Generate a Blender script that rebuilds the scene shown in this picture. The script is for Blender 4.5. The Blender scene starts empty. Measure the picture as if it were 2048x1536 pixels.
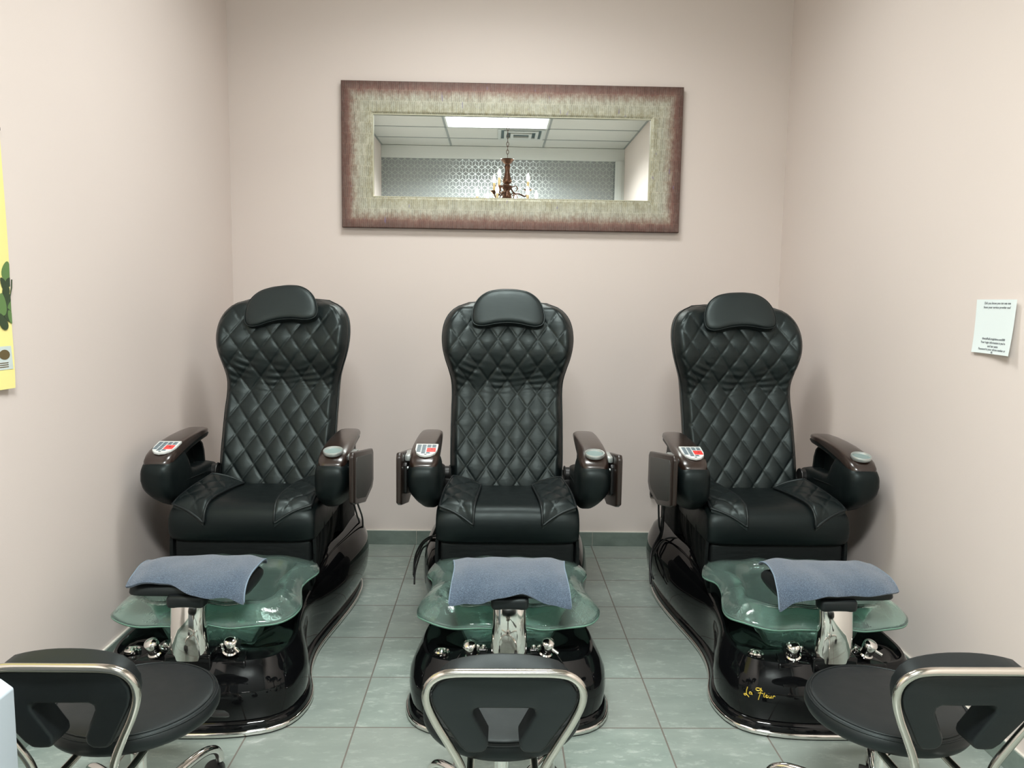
import bpy, bmesh, math, random
from mathutils import Vector, Matrix
from mathutils import noise as mnoise

S = bpy.context.scene
COL = S.collection
PI = math.pi
random.seed(7)

# ------------------------------------------------------------------ room numbers (metres)
TILE = 0.345
CAM_H = 1.4358
XL, XR, YB, YF = -1.4854, 1.6198, 4.400, -1.31
CEIL = 3.375
YO = 2.38            # front of every spa chair
CX = {'left': -0.995, 'middle': 0.057, 'right': 1.145}


def lerp(a, b, t):
    return a + (b - a) * t


def smooth(e0, e1, x):
    t = max(0.0, min(1.0, (x - e0) / (e1 - e0)))
    return t * t * (3 - 2 * t)


def interp(tab, x):
    if x <= tab[0][0]:
        return tab[0][1]
    for (a, b), (c, d) in zip(tab, tab[1:]):
        if x <= c:
            return b + (d - b) * (x - a) / (c - a)
    return tab[-1][1]


def interp_s(tab, x):
    """catmull-rom interpolation of a (x, y) table"""
    n = len(tab)
    if x <= tab[0][0]:
        return tab[0][1]
    if x >= tab[-1][0]:
        return tab[-1][1]
    for i in range(n - 1):
        if x <= tab[i + 1][0]:
            break
    x1, y1 = tab[i]
    x2, y2 = tab[i + 1]
    x0, y0 = tab[max(i - 1, 0)]
    x3, y3 = tab[min(i + 2, n - 1)]
    m1 = (y2 - y0) / (x2 - x0) * (x2 - x1)
    m2 = (y3 - y1) / (x3 - x1) * (x2 - x1)
    t = (x - x1) / (x2 - x1)
    return ((2 * t ** 3 - 3 * t * t + 1) * y1 + (t ** 3 - 2 * t * t + t) * m1
            + (-2 * t ** 3 + 3 * t * t) * y2 + (t ** 3 - t * t) * m2)


def spline(pts, n, closed=False):
    """n points, evenly spaced by length, on a catmull-rom curve through pts"""
    P = [Vector(p) for p in pts]
    m = len(P)
    out = []
    segs = m if closed else m - 1
    for i in range(segs):
        if closed:
            p0, p1, p2, p3 = P[i - 1], P[i], P[(i + 1) % m], P[(i + 2) % m]
        else:
            p0, p1, p2, p3 = P[max(i - 1, 0)], P[i], P[i + 1], P[min(i + 2, m - 1)]
        for k in range(16):
            t = k / 16
            out.append(0.5 * ((2 * p1) + (p2 - p0) * t + (2 * p0 - 5 * p1 + 4 * p2 - p3) * t * t
                              + (3 * p1 - p0 - 3 * p2 + p3) * t ** 3))
    out.append(P[0].copy() if closed else P[-1].copy())
    L = [0.0]
    for a, b in zip(out, out[1:]):
        L.append(L[-1] + (b - a).length)
    res = []
    cnt = n if closed else n - 1
    j = 0
    for k in range(n):
        d = L[-1] * k / cnt
        while j < len(L) - 2 and L[j + 1] < d:
            j += 1
        seg = L[j + 1] - L[j]
        t = 0 if seg < 1e-12 else (d - L[j]) / seg
        res.append(out[j].lerp(out[j + 1], min(t, 1)))
    return res


# ------------------------------------------------------------------ mesh builder
class MB:
    def __init__(self):
        self.v = []
        self.f = []
        self.m = []

    def add(self, vs, fs, mat=0):
        o = len(self.v)
        self.v += [tuple(p) for p in vs]
        for f in fs:
            self.f.append([i + o for i in f])
            self.m.append(mat)
        return self

    def grid(self, rows, cu=False, mat=0, flip=False, caps=(False, False)):
        """rows: list of equally long point lists; cu closes each row"""
        n = len(rows[0])
        vs = [p for r in rows for p in r]
        fs = []
        for i in range(len(rows) - 1):
            for j in range(n if cu else n - 1):
                k = (j + 1) % n
                q = [i * n + j, i * n + k, (i + 1) * n + k, (i + 1) * n + j]
                fs.append(q[::-1] if flip else q)
        if caps[0]:
            q = list(range(n))
            fs.append(q if flip else q[::-1])
        if caps[1]:
            q = [(len(rows) - 1) * n + j for j in range(n)]
            fs.append(q[::-1] if flip else q)
        return self.add(vs, fs, mat)

    def bm(self, b, M=None, mat=0):
        if M is not None:
            b.transform(M)
        b.verts.ensure_lookup_table()
        b.verts.index_update()
        self.add([v.co[:] for v in b.verts], [[v.index for v in f.verts] for f in b.faces], mat)
        b.free()
        return self

    def box(self, x0, x1, y0, y1, z0, z1, r=0.0, seg=2, mat=0, M=None):
        b = bmesh.new()
        bmesh.ops.create_cube(b, size=1)
        for v in b.verts:
            v.co = Vector((lerp(x0, x1, v.co.x + .5), lerp(y0, y1, v.co.y + .5), lerp(z0, z1, v.co.z + .5)))
        if r > 0:
            bmesh.ops.bevel(b, geom=list(b.edges), offset=r, segments=seg, profile=0.5, affect='EDGES', clamp_overlap=True)
        return self.bm(b, M, mat)

    def tube(self, pts, r, n=10, mat=0, caps=True, rad=None):
        P = [Vector(p) for p in pts]
        rows = []
        up = None
        for i, p in enumerate(P):
            t = (P[min(i + 1, len(P) - 1)] - P[max(i - 1, 0)]).normalized()
            if up is None:
                up = Vector((0, 0, 1)) if abs(t.z) < .9 else Vector((0, 1, 0))
            a = (up - t * up.dot(t)).normalized()
            up = a
            c = t.cross(a)
            rr = rad[i] if rad else r
            rows.append([p + a * (math.cos(2 * PI * k / n) * rr) + c * (math.sin(2 * PI * k / n) * rr) for k in range(n)])
        return self.grid(rows, cu=True, mat=mat, caps=(caps, caps))

    def ring(self, pts, r, n=8, mat=0):
        P = [Vector(p) for p in pts]
        m = len(P)
        rows = []
        cen = sum(P, Vector()) / m
        for i, p in enumerate(P):
            t = (P[(i + 1) % m] - P[i - 1]).normalized()
            a = (p - cen)
            a = (a - t * a.dot(t)).normalized()
            c = t.cross(a)
            rows.append([p + a * (math.cos(2 * PI * k / n) * r) + c * (math.sin(2 * PI * k / n) * r) for k in range(n)])
        rows.append(rows[0])
        return self.grid(rows, cu=True, mat=mat)

    def lathe(self, prof, n=32, mat=0, M=None, caps=(True, True)):
        rows = [[Vector((r * math.cos(2 * PI * k / n), r * math.sin(2 * PI * k / n), z)) for k in range(n)] for r, z in prof]
        if M is not None:
            rows = [[M @ p for p in r] for r in rows]
        return self.grid(rows, cu=True, mat=mat, caps=caps)

    def prism(self, poly, d0, d1, axis='y', r=0.0, seg=3, mat=0, M=None):
        """poly: 2-D outline; axis: extrusion axis. x: (y,z), y: (x,z), z: (x,y)"""
        b = bmesh.new()

        def P(p, d):
            if axis == 'x':
                return (d, p[0], p[1])
            if axis == 'y':
                return (p[0], d, p[1])
            return (p[0], p[1], d)
        va = [b.verts.new(P(p, d0)) for p in poly]
        vb = [b.verts.new(P(p, d1)) for p in poly]
        n = len(poly)
        b.faces.new(va[::-1])
        b.faces.new(vb)
        for i in range(n):
            b.faces.new([va[i], va[(i + 1) % n], vb[(i + 1) % n], vb[i]])
        bmesh.ops.recalc_face_normals(b, faces=list(b.faces))
        if r > 0:
            es = [e for e in b.edges if len(e.link_faces) == 2 and e.calc_face_angle(0) > 0.6]
            bmesh.ops.bevel(b, geom=es, offset=r, segments=seg, profile=0.5, affect='EDGES', clamp_overlap=True)
        bmesh.ops.triangulate(b, faces=[f for f in b.faces if len(f.verts) > 4])
        return self.bm(b, M, mat)

    def pillow(self, outline, layers, frame, mat=0):
        """outline: 2-D closed curve; layers: (scale, depth) list; frame(u, v, d) -> point"""
        cx = sum(p[0] for p in outline) / len(outline)
        cy = sum(p[1] for p in outline) / len(outline)
        rows = [[frame(cx + (p[0] - cx) * s, cy + (p[1] - cy) * s, d) for p in outline] for s, d in layers]
        return self.grid(rows, cu=True, mat=mat, caps=(True, True))

    def mesh(self, name, mats, off=(0, 0, 0), angle=38, fix=True):
        me = bpy.data.meshes.new(name)
        me.from_pydata([(p[0] - off[0], p[1] - off[1], p[2] - off[2]) for p in self.v], [], self.f)
        for m in mats:
            me.materials.append(m)
        if fix:
            b = bmesh.new()
            b.from_mesh(me)
            b.faces.ensure_lookup_table()
            for f, k in zip(b.faces, self.m):
                f.material_index = k
            bmesh.ops.remove_doubles(b, verts=list(b.verts), dist=1e-6)
            bmesh.ops.recalc_face_normals(b, faces=list(b.faces))
            b.to_mesh(me)
            b.free()
        else:
            for p, k in zip(me.polygons, self.m):
                p.material_index = k
        for p in me.polygons:
            p.use_smooth = True
        if angle is not None:
            me.set_sharp_from_angle(angle=math.radians(angle))
        return me


def link(name, me, parent=None, loc=None, rot=None):
    o = bpy.data.objects.new(name, me)
    COL.objects.link(o)
    if parent is not None:
        o.parent = parent
    if loc is not None:
        o.location = loc
    if rot is not None:
        o.rotation_euler = rot
    return o


CACHE = {}


def part(name, key, fn, mats, parent, off=(0, YO, 0), angle=38, loc=None, rot=None):
    """build a mesh once per key and link an object with it under parent"""
    if key not in CACHE:
        CACHE[key] = fn().mesh(name, mats, off, angle)
    return link(name, CACHE[key], parent, loc, rot)


def tag(o, label=None, cat=None, group=None, kind=None):
    if label:
        o['label'] = label
    if cat:
        o['category'] = cat
    if group:
        o['group'] = group
    if kind:
        o['kind'] = kind
    return o


def thing(name, loc, label, cat, group=None, rot=None):
    o = link(name, None, None, loc, rot)
    o.empty_display_size = 0.05
    return tag(o, label, cat, group)


# ------------------------------------------------------------------ materials
def srgb(r, g, b):
    def c(u):
        u /= 255
        return u / 12.92 if u <= .04045 else ((u + .055) / 1.055) ** 2.4
    return (c(r), c(g), c(b), 1)


class NT:
    def __init__(self, name):
        self.mat = bpy.data.materials.new(name)
        self.mat.use_nodes = True
        self.t = self.mat.node_tree
        self.t.nodes.clear()
        self.out = self.t.nodes.new('ShaderNodeOutputMaterial')

    def n(self, typ, **kw):
        nd = self.t.nodes.new('ShaderNode' + typ)
        for k, v in kw.items():
            if k.startswith('i_'):
                key = k[2:].replace('_', ' ')
                nd.inputs[key].default_value = v
            else:
                setattr(nd, k, v)
        return nd

    def l(self, a, b):
        self.t.links.new(a, b)

    def math(self, op, a, b=None, c=None):
        nd = self.t.nodes.new('ShaderNodeMath')
        nd.operation = op
        for i, x in enumerate((a, b, c)):
            if x is None:
                continue
            if isinstance(x, (int, float)):
                nd.inputs[i].default_value = x
            else:
                self.l(x, nd.inputs[i])
        return nd.outputs[0]

    def mix(self, fac, a, b):
        nd = self.t.nodes.new('ShaderNodeMix')
        nd.data_type = 'RGBA'
        for s, x in (('Factor', fac), ('A', a), ('B', b)):
            sock = [i for i in nd.inputs if i.name == s and (i.type == 'RGBA' or (s == 'Factor' and i.type == 'VALUE'))][0]
            if isinstance(x, (int, float, tuple)):
                sock.default_value = x
            else:
                self.l(x, sock)
        return [o for o in nd.outputs if o.type == 'RGBA'][0]

    def coord(self, kind='Object'):
        return self.n('TexCoord').outputs[kind]

    def noise(self, vec, scale, detail=3, rough=.5):
        nd = self.n('TexNoise')
        nd.inputs['Scale'].default_value = scale
        nd.inputs['Detail'].default_value = detail
        nd.inputs['Roughness'].default_value = rough
        if vec is not None:
            self.l(vec, nd.inputs['Vector'])
        return nd.outputs['Fac']

    def scale(self, vec, s):
        nd = self.n('Mapping')
        nd.inputs['Scale'].default_value = s
        self.l(vec, nd.inputs['Vector'])
        return nd.outputs['Vector']

    def ramp(self, fac, stops):
        nd = self.n('ValToRGB')
        e = nd.color_ramp.elements
        e[0].position, e[0].color = stops[0]
        e[1].position, e[1].color = stops[-1]
        for p, c in stops[1:-1]:
            x = e.new(p)
            x.color = c
        self.l(fac, nd.inputs['Fac'])
        return nd.outputs['Color']

    def bump(self, h, strength, dist=0.002, normal=None):
        nd = self.n('Bump')
        nd.inputs['Strength'].default_value = strength
        nd.inputs['Distance'].default_value = dist
        self.l(h, nd.inputs['Height'])
        if normal is not None:
            self.l(normal, nd.inputs['Normal'])
        return nd.outputs['Normal']

    def bsdf(self, color=None, rough=.5, metal=0.0, normal=None, **kw):
        b = self.n('BsdfPrincipled')
        for s, x in (('Base Color', color), ('Roughness', rough), ('Metallic', metal)):
            if x is None:
                continue
            if isinstance(x, (int, float, tuple)):
                b.inputs[s].default_value = x
            else:
                self.l(x, b.inputs[s])
        for k, v in kw.items():
            sock = b.inputs[k.replace('_', ' ')]
            if isinstance(v, (int, float, tuple)):
                sock.default_value = v
            else:
                self.l(v, sock)
        if normal is not None:
            self.l(normal, b.inputs['Normal'])
        self.l(b.outputs[0], self.out.inputs['Surface'])
        return self.mat


def simple(name, color, rough=.5, metal=0.0, **kw):
    return NT(name).bsdf(color, rough, metal, None, **kw)


def m_wall():
    t = NT('pink_beige_paint')
    c = t.coord()
    big = t.noise(c, 1.3, 2)
    fine = t.noise(c, 260, 2)
    col = t.mix(big, srgb(218, 207, 201), srgb(222, 211, 205))
    return t.bsdf(col, .62, 0, t.bump(fine, .25, .0006))


def m_floor():
    t = NT('grey_green_tile')
    c = t.coord()
    sep = t.n('SeparateXYZ')
    t.l(c, sep.inputs[0])
    fx = t.math('DIVIDE', t.math('ADD', sep.outputs[0], 0.4576 + TILE * 40), TILE)
    fy = t.math('DIVIDE', t.math('ADD', sep.outputs[1], -4.1751 + TILE * 40), TILE)
    ex = t.math('ABSOLUTE', t.math('SUBTRACT', t.math('FRACT', t.math('ADD', fx, .5)), .5))
    ey = t.math('ABSOLUTE', t.math('SUBTRACT', t.math('FRACT', t.math('ADD', fy, .5)), .5))
    e = t.math('MINIMUM', ex, ey)
    grout = t.math('LESS_THAN', e, .0026 / TILE)
    # per-tile id
    comb = t.n('CombineXYZ')
    t.l(t.math('FLOOR', fx), comb.inputs[0])
    t.l(t.math('FLOOR', fy), comb.inputs[1])
    wn = t.n('TexWhiteNoise', noise_dimensions='2D')
    t.l(comb.outputs[0], wn.inputs['Vector'])
    add = t.n('VectorMath', operation='ADD')
    sc = t.n('VectorMath', operation='SCALE')
    t.l(wn.outputs['Color'], sc.inputs[0])
    sc.inputs['Scale'].default_value = 30
    t.l(c, add.inputs[0])
    t.l(sc.outputs[0], add.inputs[1])
    v = t.scale(add.outputs[0], (1.0, 2.2, 1))
    n1 = t.noise(v, 5, 8, .62)
    n2 = t.noise(v, 17, 6, .7)
    base = t.ramp(n1, [(.25, srgb(114, 128, 122)), (.5, srgb(129, 143, 136)), (.75, srgb(146, 158, 151))])
    streak = t.ramp(n2, [(.53, (0, 0, 0, 1)), (.68, (1, 1, 1, 1))])
    col = t.mix(t.math('MULTIPLY', streak, .62), base, srgb(178, 187, 181))
    tint = t.math('MULTIPLY', wn.outputs['Value'], .6)
    col = t.mix(tint, col, srgb(132, 137, 131))
    col = t.mix(grout, col, srgb(104, 98, 92))
    h = t.math('ADD', t.math('MULTIPLY', n2, .35), t.math('MULTIPLY', grout, -2.0))
    rough = t.math('ADD', t.math('MULTIPLY', grout, .4), .36)
    return t.bsdf(col, rough, 0, t.bump(h, .35, .0015))


def m_leather(name, col, rough=.42, bump=.35, crease=0.0, spec=.36):
    t = NT(name)
    c = t.coord()
    v = t.n('TexVoronoi', feature='F1')
    v.inputs['Scale'].default_value = 420
    t.l(c, v.inputs['Vector'])
    n = t.noise(c, 30, 3)
    nrm = t.bump(v.outputs['Distance'], bump * .35, .0006)
    if crease > 0:
        w = t.noise(t.scale(c, (1.0, 1.0, 3.2)), 9, 2, .5)
        nrm = t.bump(w, crease, .012, nrm)
    r = t.math('ADD', t.math('MULTIPLY', n, .14), rough - .07)
    return t.bsdf(col, r, 0, nrm, Specular_IOR_Level=spec, Specular_Tint=(.86, 1.0, .98, 1))


def m_mosaic():
    t = NT('iridescent_mosaic')
    c = t.coord()
    sep = t.n('SeparateXYZ')
    t.l(c, sep.inputs[0])
    X, Z = sep.outputs[0], sep.outputs[2]
    dx = t.math('SUBTRACT', .941, t.math('ABSOLUTE', X))
    dz = t.math('SUBTRACT', .395, t.math('ABSOLUTE', Z))
    d = t.math('MINIMUM', dx, dz)
    n1 = t.noise(c, 14, 6, .65)
    n2 = t.noise(t.scale(c, (3.2, 1, .8)), 60, 4, .7)
    dd = t.math('ADD', t.math('DIVIDE', d, .17), t.math('MULTIPLY', t.math('SUBTRACT', n1, .5), .30))
    ramp = t.ramp(dd, [(.08, srgb(82, 52, 48)), (.26, srgb(112, 78, 71)), (.44, srgb(142, 130, 116)), (.62, srgb(158, 158, 143)), (.9, srgb(150, 148, 124))])
    n3 = t.noise(t.scale(c, (1.6, 1, .9)), 34, 6, .75)
    mot = t.ramp(n3, [(.40, (0, 0, 0, 1)), (.66, (1, 1, 1, 1))])
    zone = t.ramp(dd, [(.22, (.12, .12, .12, 1)), (.5, (1, 1, 1, 1))])
    ramp = t.mix(t.math('MULTIPLY', t.math('MULTIPLY', mot, zone), .62), ramp, srgb(206, 210, 198))
    ramp = t.mix(t.math('MULTIPLY', n2, .25), ramp, srgb(120, 106, 92))
    b = t.n('TexBrick')
    b.inputs['Scale'].default_value = 1
    b.inputs['Brick Width'].default_value = .0115
    b.inputs['Row Height'].default_value = .058
    b.inputs['Mortar Size'].default_value = .0011
    b.inputs['Bias'].default_value = 0
    b.inputs['Color1'].default_value = (.86, .86, .86, 1)
    b.inputs['Color2'].default_value = (1.12, 1.1, 1.08, 1)
    b.inputs['Mortar'].default_value = (1.35, 1.3, 1.25, 1)
    cv = t.n('CombineXYZ')
    t.l(X, cv.inputs[0])
    t.l(Z, cv.inputs[1])
    t.l(cv.outputs[0], b.inputs['Vector'])
    mul = t.n('Mix', data_type='RGBA', blend_type='MULTIPLY')
    mul.inputs[0].default_value = .9
    t.l(ramp, mul.inputs[6])
    t.l(b.outputs['Color'], mul.inputs[7])
    # a few foil pieces show violet and blue
    foil = t.noise(t.scale(c, (1, 1, .3)), 45, 2)
    pick = t.math('GREATER_THAN', foil, .73)
    col = t.mix(t.math('MULTIPLY', pick, .45), mul.outputs[2], srgb(112, 104, 150))
    h = t.math('ADD', t.math('MULTIPLY', n3, 1.2), t.math('MULTIPLY', b.outputs['Fac'], .5))
    return t.bsdf(col, .40, .35, t.bump(h, .55, .002), Specular_IOR_Level=.6)


def m_wallpaper():
    t = NT('grey_lattice_wallpaper')
    c = t.coord()
    sep = t.n('SeparateXYZ')
    t.l(c, sep.inputs[0])
    X, Z = sep.outputs[0], sep.outputs[2]
    u = t.math('DIVIDE', X, .082)
    v = t.math('DIVIDE', Z, .1)
    k = None
    for ang in (0, 60, 120):       # tumbling-block lattice: three families of dashed lines
        c_, s_ = math.cos(math.radians(ang)), math.sin(math.radians(ang))
        p = t.math('ADD', t.math('MULTIPLY', u, c_), t.math('MULTIPLY', v, s_))
        q = t.math('SUBTRACT', t.math('MULTIPLY', v, c_), t.math('MULTIPLY', u, s_))
        p2 = t.math('MULTIPLY', p, 2.0)
        kk = t.math('ROUND', p2)
        ln = t.math('LESS_THAN', t.math('ABSOLUTE', t.math('SUBTRACT', p2, kk)), .058)
        ph = t.math('FRACT', t.math('ADD', t.math('ADD', t.math('DIVIDE', q, math.sqrt(3)), t.math('MULTIPLY', kk, .5)), 20.5))
        on = t.math('LESS_THAN', t.math('ABSOLUTE', t.math('SUBTRACT', ph, .5)), .3334)
        f = t.math('MULTIPLY', ln, on)
        k = f if k is None else t.math('MAXIMUM', k, f)
    col = t.mix(k, srgb(146, 152, 153), srgb(196, 202, 200))
    rough = t.math('SUBTRACT', .55, t.math('MULTIPLY', k, .22))
    return t.bsdf(col, rough, t.math('MULTIPLY', k, .92), None)


def m_terry():
    t = NT('blue_grey_terry')
    c = t.coord()
    n = t.noise(c, 340, 3, .7)
    n2 = t.noise(c, 22, 4, .6)
    col = t.ramp(n, [(.32, srgb(38, 50, 65)), (.5, srgb(62, 77, 94)), (.68, srgb(98, 115, 133))])
    col = t.mix(t.math('MULTIPLY', n2, .45), col, srgb(84, 100, 118))
    return t.bsdf(col, .95, 0, t.bump(n, 1.0, .003), Sheen_Weight=.3)


def m_glass():
    t = NT('green_hammered_glass')
    c = t.coord()
    n = t.noise(c, 24, 4, .6)
    n2 = t.noise(t.scale(c, (1, 1, .35)), 70, 2, .6)
    h = t.math('ADD', n, t.math('MULTIPLY', n2, .45))
    return t.bsdf((.63, .885, .80, 1), .05, 0, t.bump(h, .26, .005), Transmission_Weight=.93, IOR=1.42)


def m_emit(name, col, s):
    t = NT(name)
    e = t.n('Emission')
    e.inputs['Color'].default_value = col
    e.inputs['Strength'].default_value = s
    t.l(e.outputs[0], t.out.inputs['Surface'])
    return t.mat


def m_ceiling():
    t = NT('mineral_fibre_tile')
    c = t.coord()
    n = t.noise(c, 120, 3, .7)
    col = t.mix(n, srgb(196, 198, 194), srgb(216, 217, 213))
    return t.bsdf(col, .9, 0, t.bump(n, .3, .002))


def m_wood():
    t = NT('dark_lacquered_wood')
    c = t.coord()
    n = t.noise(t.scale(c, (14, 1.2, 14)), 9, 4, .6)
    col = t.mix(n, srgb(28, 19, 15), srgb(44, 29, 23))
    return t.bsdf(col, .28, 0, None, Specular_IOR_Level=.55, Coat_Weight=.45, Coat_Roughness=.16)


def m_base_tile():
    t = NT('dark_green_grey_tile')
    c = t.coord()
    n = t.noise(t.scale(c, (1, 1, 1.5)), 9, 6, .6)
    col = t.ramp(n, [(.3, srgb(104, 116, 110)), (.7, srgb(124, 137, 129))])
    return t.bsdf(col, .45, 0, None)


M = dict(
    wall=m_wall(), floor=m_floor(), ceiling=m_ceiling(), basetile=m_base_tile(),
    caulk=simple('white_caulk', srgb(206, 202, 192), .6),
    leather=m_leather('black_leather', (.0060, .0088, .0092, 1), .41, .35, .16),
    leather_plain=m_leather('black_leather_smooth', (.0035, .0056, .0060, 1), .42, .3, .08, .25),
    leather_head=m_leather('black_leather_lit', (.0070, .0105, .0115, 1), .46, .3, .06, .5),  # lighter, shinier copy for the headrest, standing in for ceiling light on it
    vinyl=m_leather('black_vinyl', (.0075, .0090, .0100, 1), .43, .3, .05),
    fabric=m_leather('black_nylon', (.0045, .0052, .0056, 1), .6, .5, .3, .18),
    gloss=simple('black_gloss_acrylic', (.0030, .0032, .0036, 1), .045, 0, Specular_IOR_Level=.32),
    plastic=simple('black_plastic', (.012, .012, .012, 1), .4),
    chrome=simple('polished_chrome', (.80, .78, .75, 1), .06, 1),
    tube=simple('satin_chrome_tube', (.58, .55, .50, 1), .14, 1),
    silver=simple('silver_plastic', srgb(190, 196, 194), .28, .6),
    grey=simple('grey_plastic', srgb(70, 71, 69), .5),
    keyplate=simple('white_key_panel', srgb(214, 218, 216), .35),
    key=simple('grey_key', srgb(112, 128, 136), .4),
    keydark=simple('dark_key_print', srgb(45, 52, 58), .5),
    red=simple('red_key', srgb(218, 62, 58), .4),
    wood=m_wood(), glass=m_glass(), terry=m_terry(),
    terry_edge=simple('pale_stitched_hem', srgb(112, 130, 146), .9),
    cord=simple('black_cord_rubber', (.010, .010, .010, 1), .5),
    gold=simple('gold_foil', srgb(212, 182, 66), .35, .3),
    mosaic=m_mosaic(), mirror=simple('silvered_glass', (.86, .89, .87, 1), 0.0, 1),
    wallpaper=m_wallpaper(), white=simple('white_trim_paint', srgb(212, 217, 215), .5),
    white_lam=simple('white_laminate', srgb(168, 179, 187), .35),
    paper=simple('white_paper', srgb(226, 236, 236), .8),
    ink=simple('black_ink', srgb(62, 66, 78), .8),
    yellow=simple('yellow_poster_paper', srgb(240, 229, 150), .7),
    leaf=simple('printed_green', srgb(96, 128, 74), .7), leaf_d=simple('printed_dark_green', srgb(52, 68, 44), .7),
    card=simple('printed_pale_blue', srgb(196, 208, 206), .7), brown=simple('printed_brown', srgb(96, 82, 52), .7),
    panel=m_emit('fluorescent_diffuser', (.965, 1.0, .98, 1), 3.0),
    bulb=m_emit('warm_bulb', (1.0, .84, .58, 1), 9), bronze=simple('antique_bronze', srgb(88, 62, 50), .38, .6),
    candle=simple('cream_candle_sleeve', srgb(226, 206, 160), .5), vent=simple('white_vent_metal', srgb(196, 202, 200), .5),
    vent_d=simple('vent_gap', srgb(84, 100, 102), .7),
)
M['glass_edge'] = simple('lit_glass_edge', srgb(150, 200, 178), .35, 0, Transmission_Weight=.35)  # paler mint stands in for light gathered in the thick rim
M['cupgrey'] = simple('grey_cup_lining', srgb(122, 140, 138), .6)
M['tray'] = simple('dark_brown_tray', srgb(38, 29, 25), .3, 0, Specular_IOR_Level=.5)
M['rubber'] = simple('grey_caster_tread', srgb(128, 132, 130), .6)


# ------------------------------------------------------------------ the room
def struct(name, fn, mats, angle=30, loc=(0, 0, 0), parent=None, off=None):
    o = link(name, fn.mesh(name, mats, off if off else loc, angle), parent, loc if parent is None else None)
    if parent is None:
        o['kind'] = 'structure'
    return o


W = .12
struct('floor', MB().box(XL - W, XR + W, YF - W, YB + W, -.12, 0), [M['floor']])
struct('wall_back', MB().box(XL - W, XR + W, YB, YB + W, 0, CEIL + .1), [M['wall']])
struct('wall_left', MB().box(XL - W, XL, YF - W, YB, 0, CEIL + .1), [M['wall']])
struct('wall_right', MB().box(XR, XR + W, YF - W, YB, 0, CEIL + .1), [M['wall']])
struct('wall_front', MB().box(XL, XR, YF - W, YF, 0, CEIL + .1), [M['wallpaper']])

# baseboards: dark tile with a light caulk line on top
HB = .0823


def baseboard(name, horizontal, a, b, fixed, sgn):
    m = MB()
    k = a
    while k < b - 1e-4:
        e = min(k + TILE, b)
        if horizontal:
            m.box(k + .001, e - .001, min(fixed, fixed + sgn * .011), max(fixed, fixed + sgn * .011), 0, HB, .0015, 1)
            m.box(k, e, min(fixed, fixed + sgn * .009), max(fixed, fixed + sgn * .009), .002, HB + .004, .001, 1, 1)
        else:
            m.box(min(fixed, fixed + sgn * .011), max(fixed, fixed + sgn * .011), k + .001, e - .001, 0, HB, .0015, 1)
            m.box(min(fixed, fixed + sgn * .009), max(fixed, fixed + sgn * .009), k, e, .002, HB + .004, .001, 1, 1)
        k = e
    struct(name, m, [M['basetile'], M['caulk']])


baseboard('baseboard_back', True, XL, XR, YB, -1)
baseboard('baseboard_left', False, YF, YB - .011, XL, 1)
baseboard('baseboard_right', False, YF, YB - .011, XR, -1)
baseboard('baseboard_front', True, XL + .011, XR - .011, YF, 1)

# suspended ceiling: lay-in tiles on a white T-bar grid (2 x 4 ft pattern)
GX, GY = 1.173, .588
xs = [-.598 + GX * k for k in range(-1, 3)]
ys = [.357 + GY * k for k in range(-3, 8)]
PANELS = [(-.598, -.231), (-.598, -.231 + GY * 5)]
cm = MB()
holes = set()
for px, py in PANELS:
    holes.add((round(px, 2), round(py, 2)))
gm = MB()
for i in range(len(xs) - 1):
    for j in range(len(ys) - 1):
        x0, x1, y0, y1 = max(xs[i], XL), min(xs[i + 1], XR), max(ys[j], YF), min(ys[j + 1], YB)
        if x1 - x0 < .02 or y1 - y0 < .02:
            continue
        if (round(xs[i], 2), round(ys[j], 2)) in holes:
            continue
        cm.box(x0 + .005, x1 - .005, y0 + .005, y1 - .005, CEIL, CEIL + .018, .004, 1)
for x in xs:
    if XL < x < XR:
        gm.box(x - .012, x + .012, YF, YB, CEIL - .004, CEIL + .03)
for y in ys:
    if YF < y < YB:
        gm.box(XL, XR, y - .012, y + .012, CEIL - .004, CEIL + .03)
gm.box(XL - W, XR + W, YF - W, YB + W, CEIL + .10, CEIL + .14)
for a in (XL, XR - .02):
    gm.box(a, a + .02, YF, YB, CEIL - .004, CEIL + .02)
gm.box(XL, XR, YB - .02, YB, CEIL - .004, CEIL + .02)
v0 = len(cm.v)
cm.add(gm.v, gm.f, 1)
struct('ceiling', cm, [M['ceiling'], simple('shaded_grid_bar', srgb(150, 156, 155), .5)])  # white bars greyed to stand in for their shadow lines

# white moulding on the far wall and in its corner (seen in the mirror)
struct('trim_1', MB().box(XL, XR, YF, YF + .03, CEIL - .16, CEIL - .004, .004, 1), [M['white']])
struct('trim_2', MB().box(XR - .12, XR, YF + .03, YF + .055, 0, CEIL - .16, .006, 2).box(XR - .09, XR - .03, YF + .055, YF + .065, 0, CEIL - .16, .004, 2), [M['white']])


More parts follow.
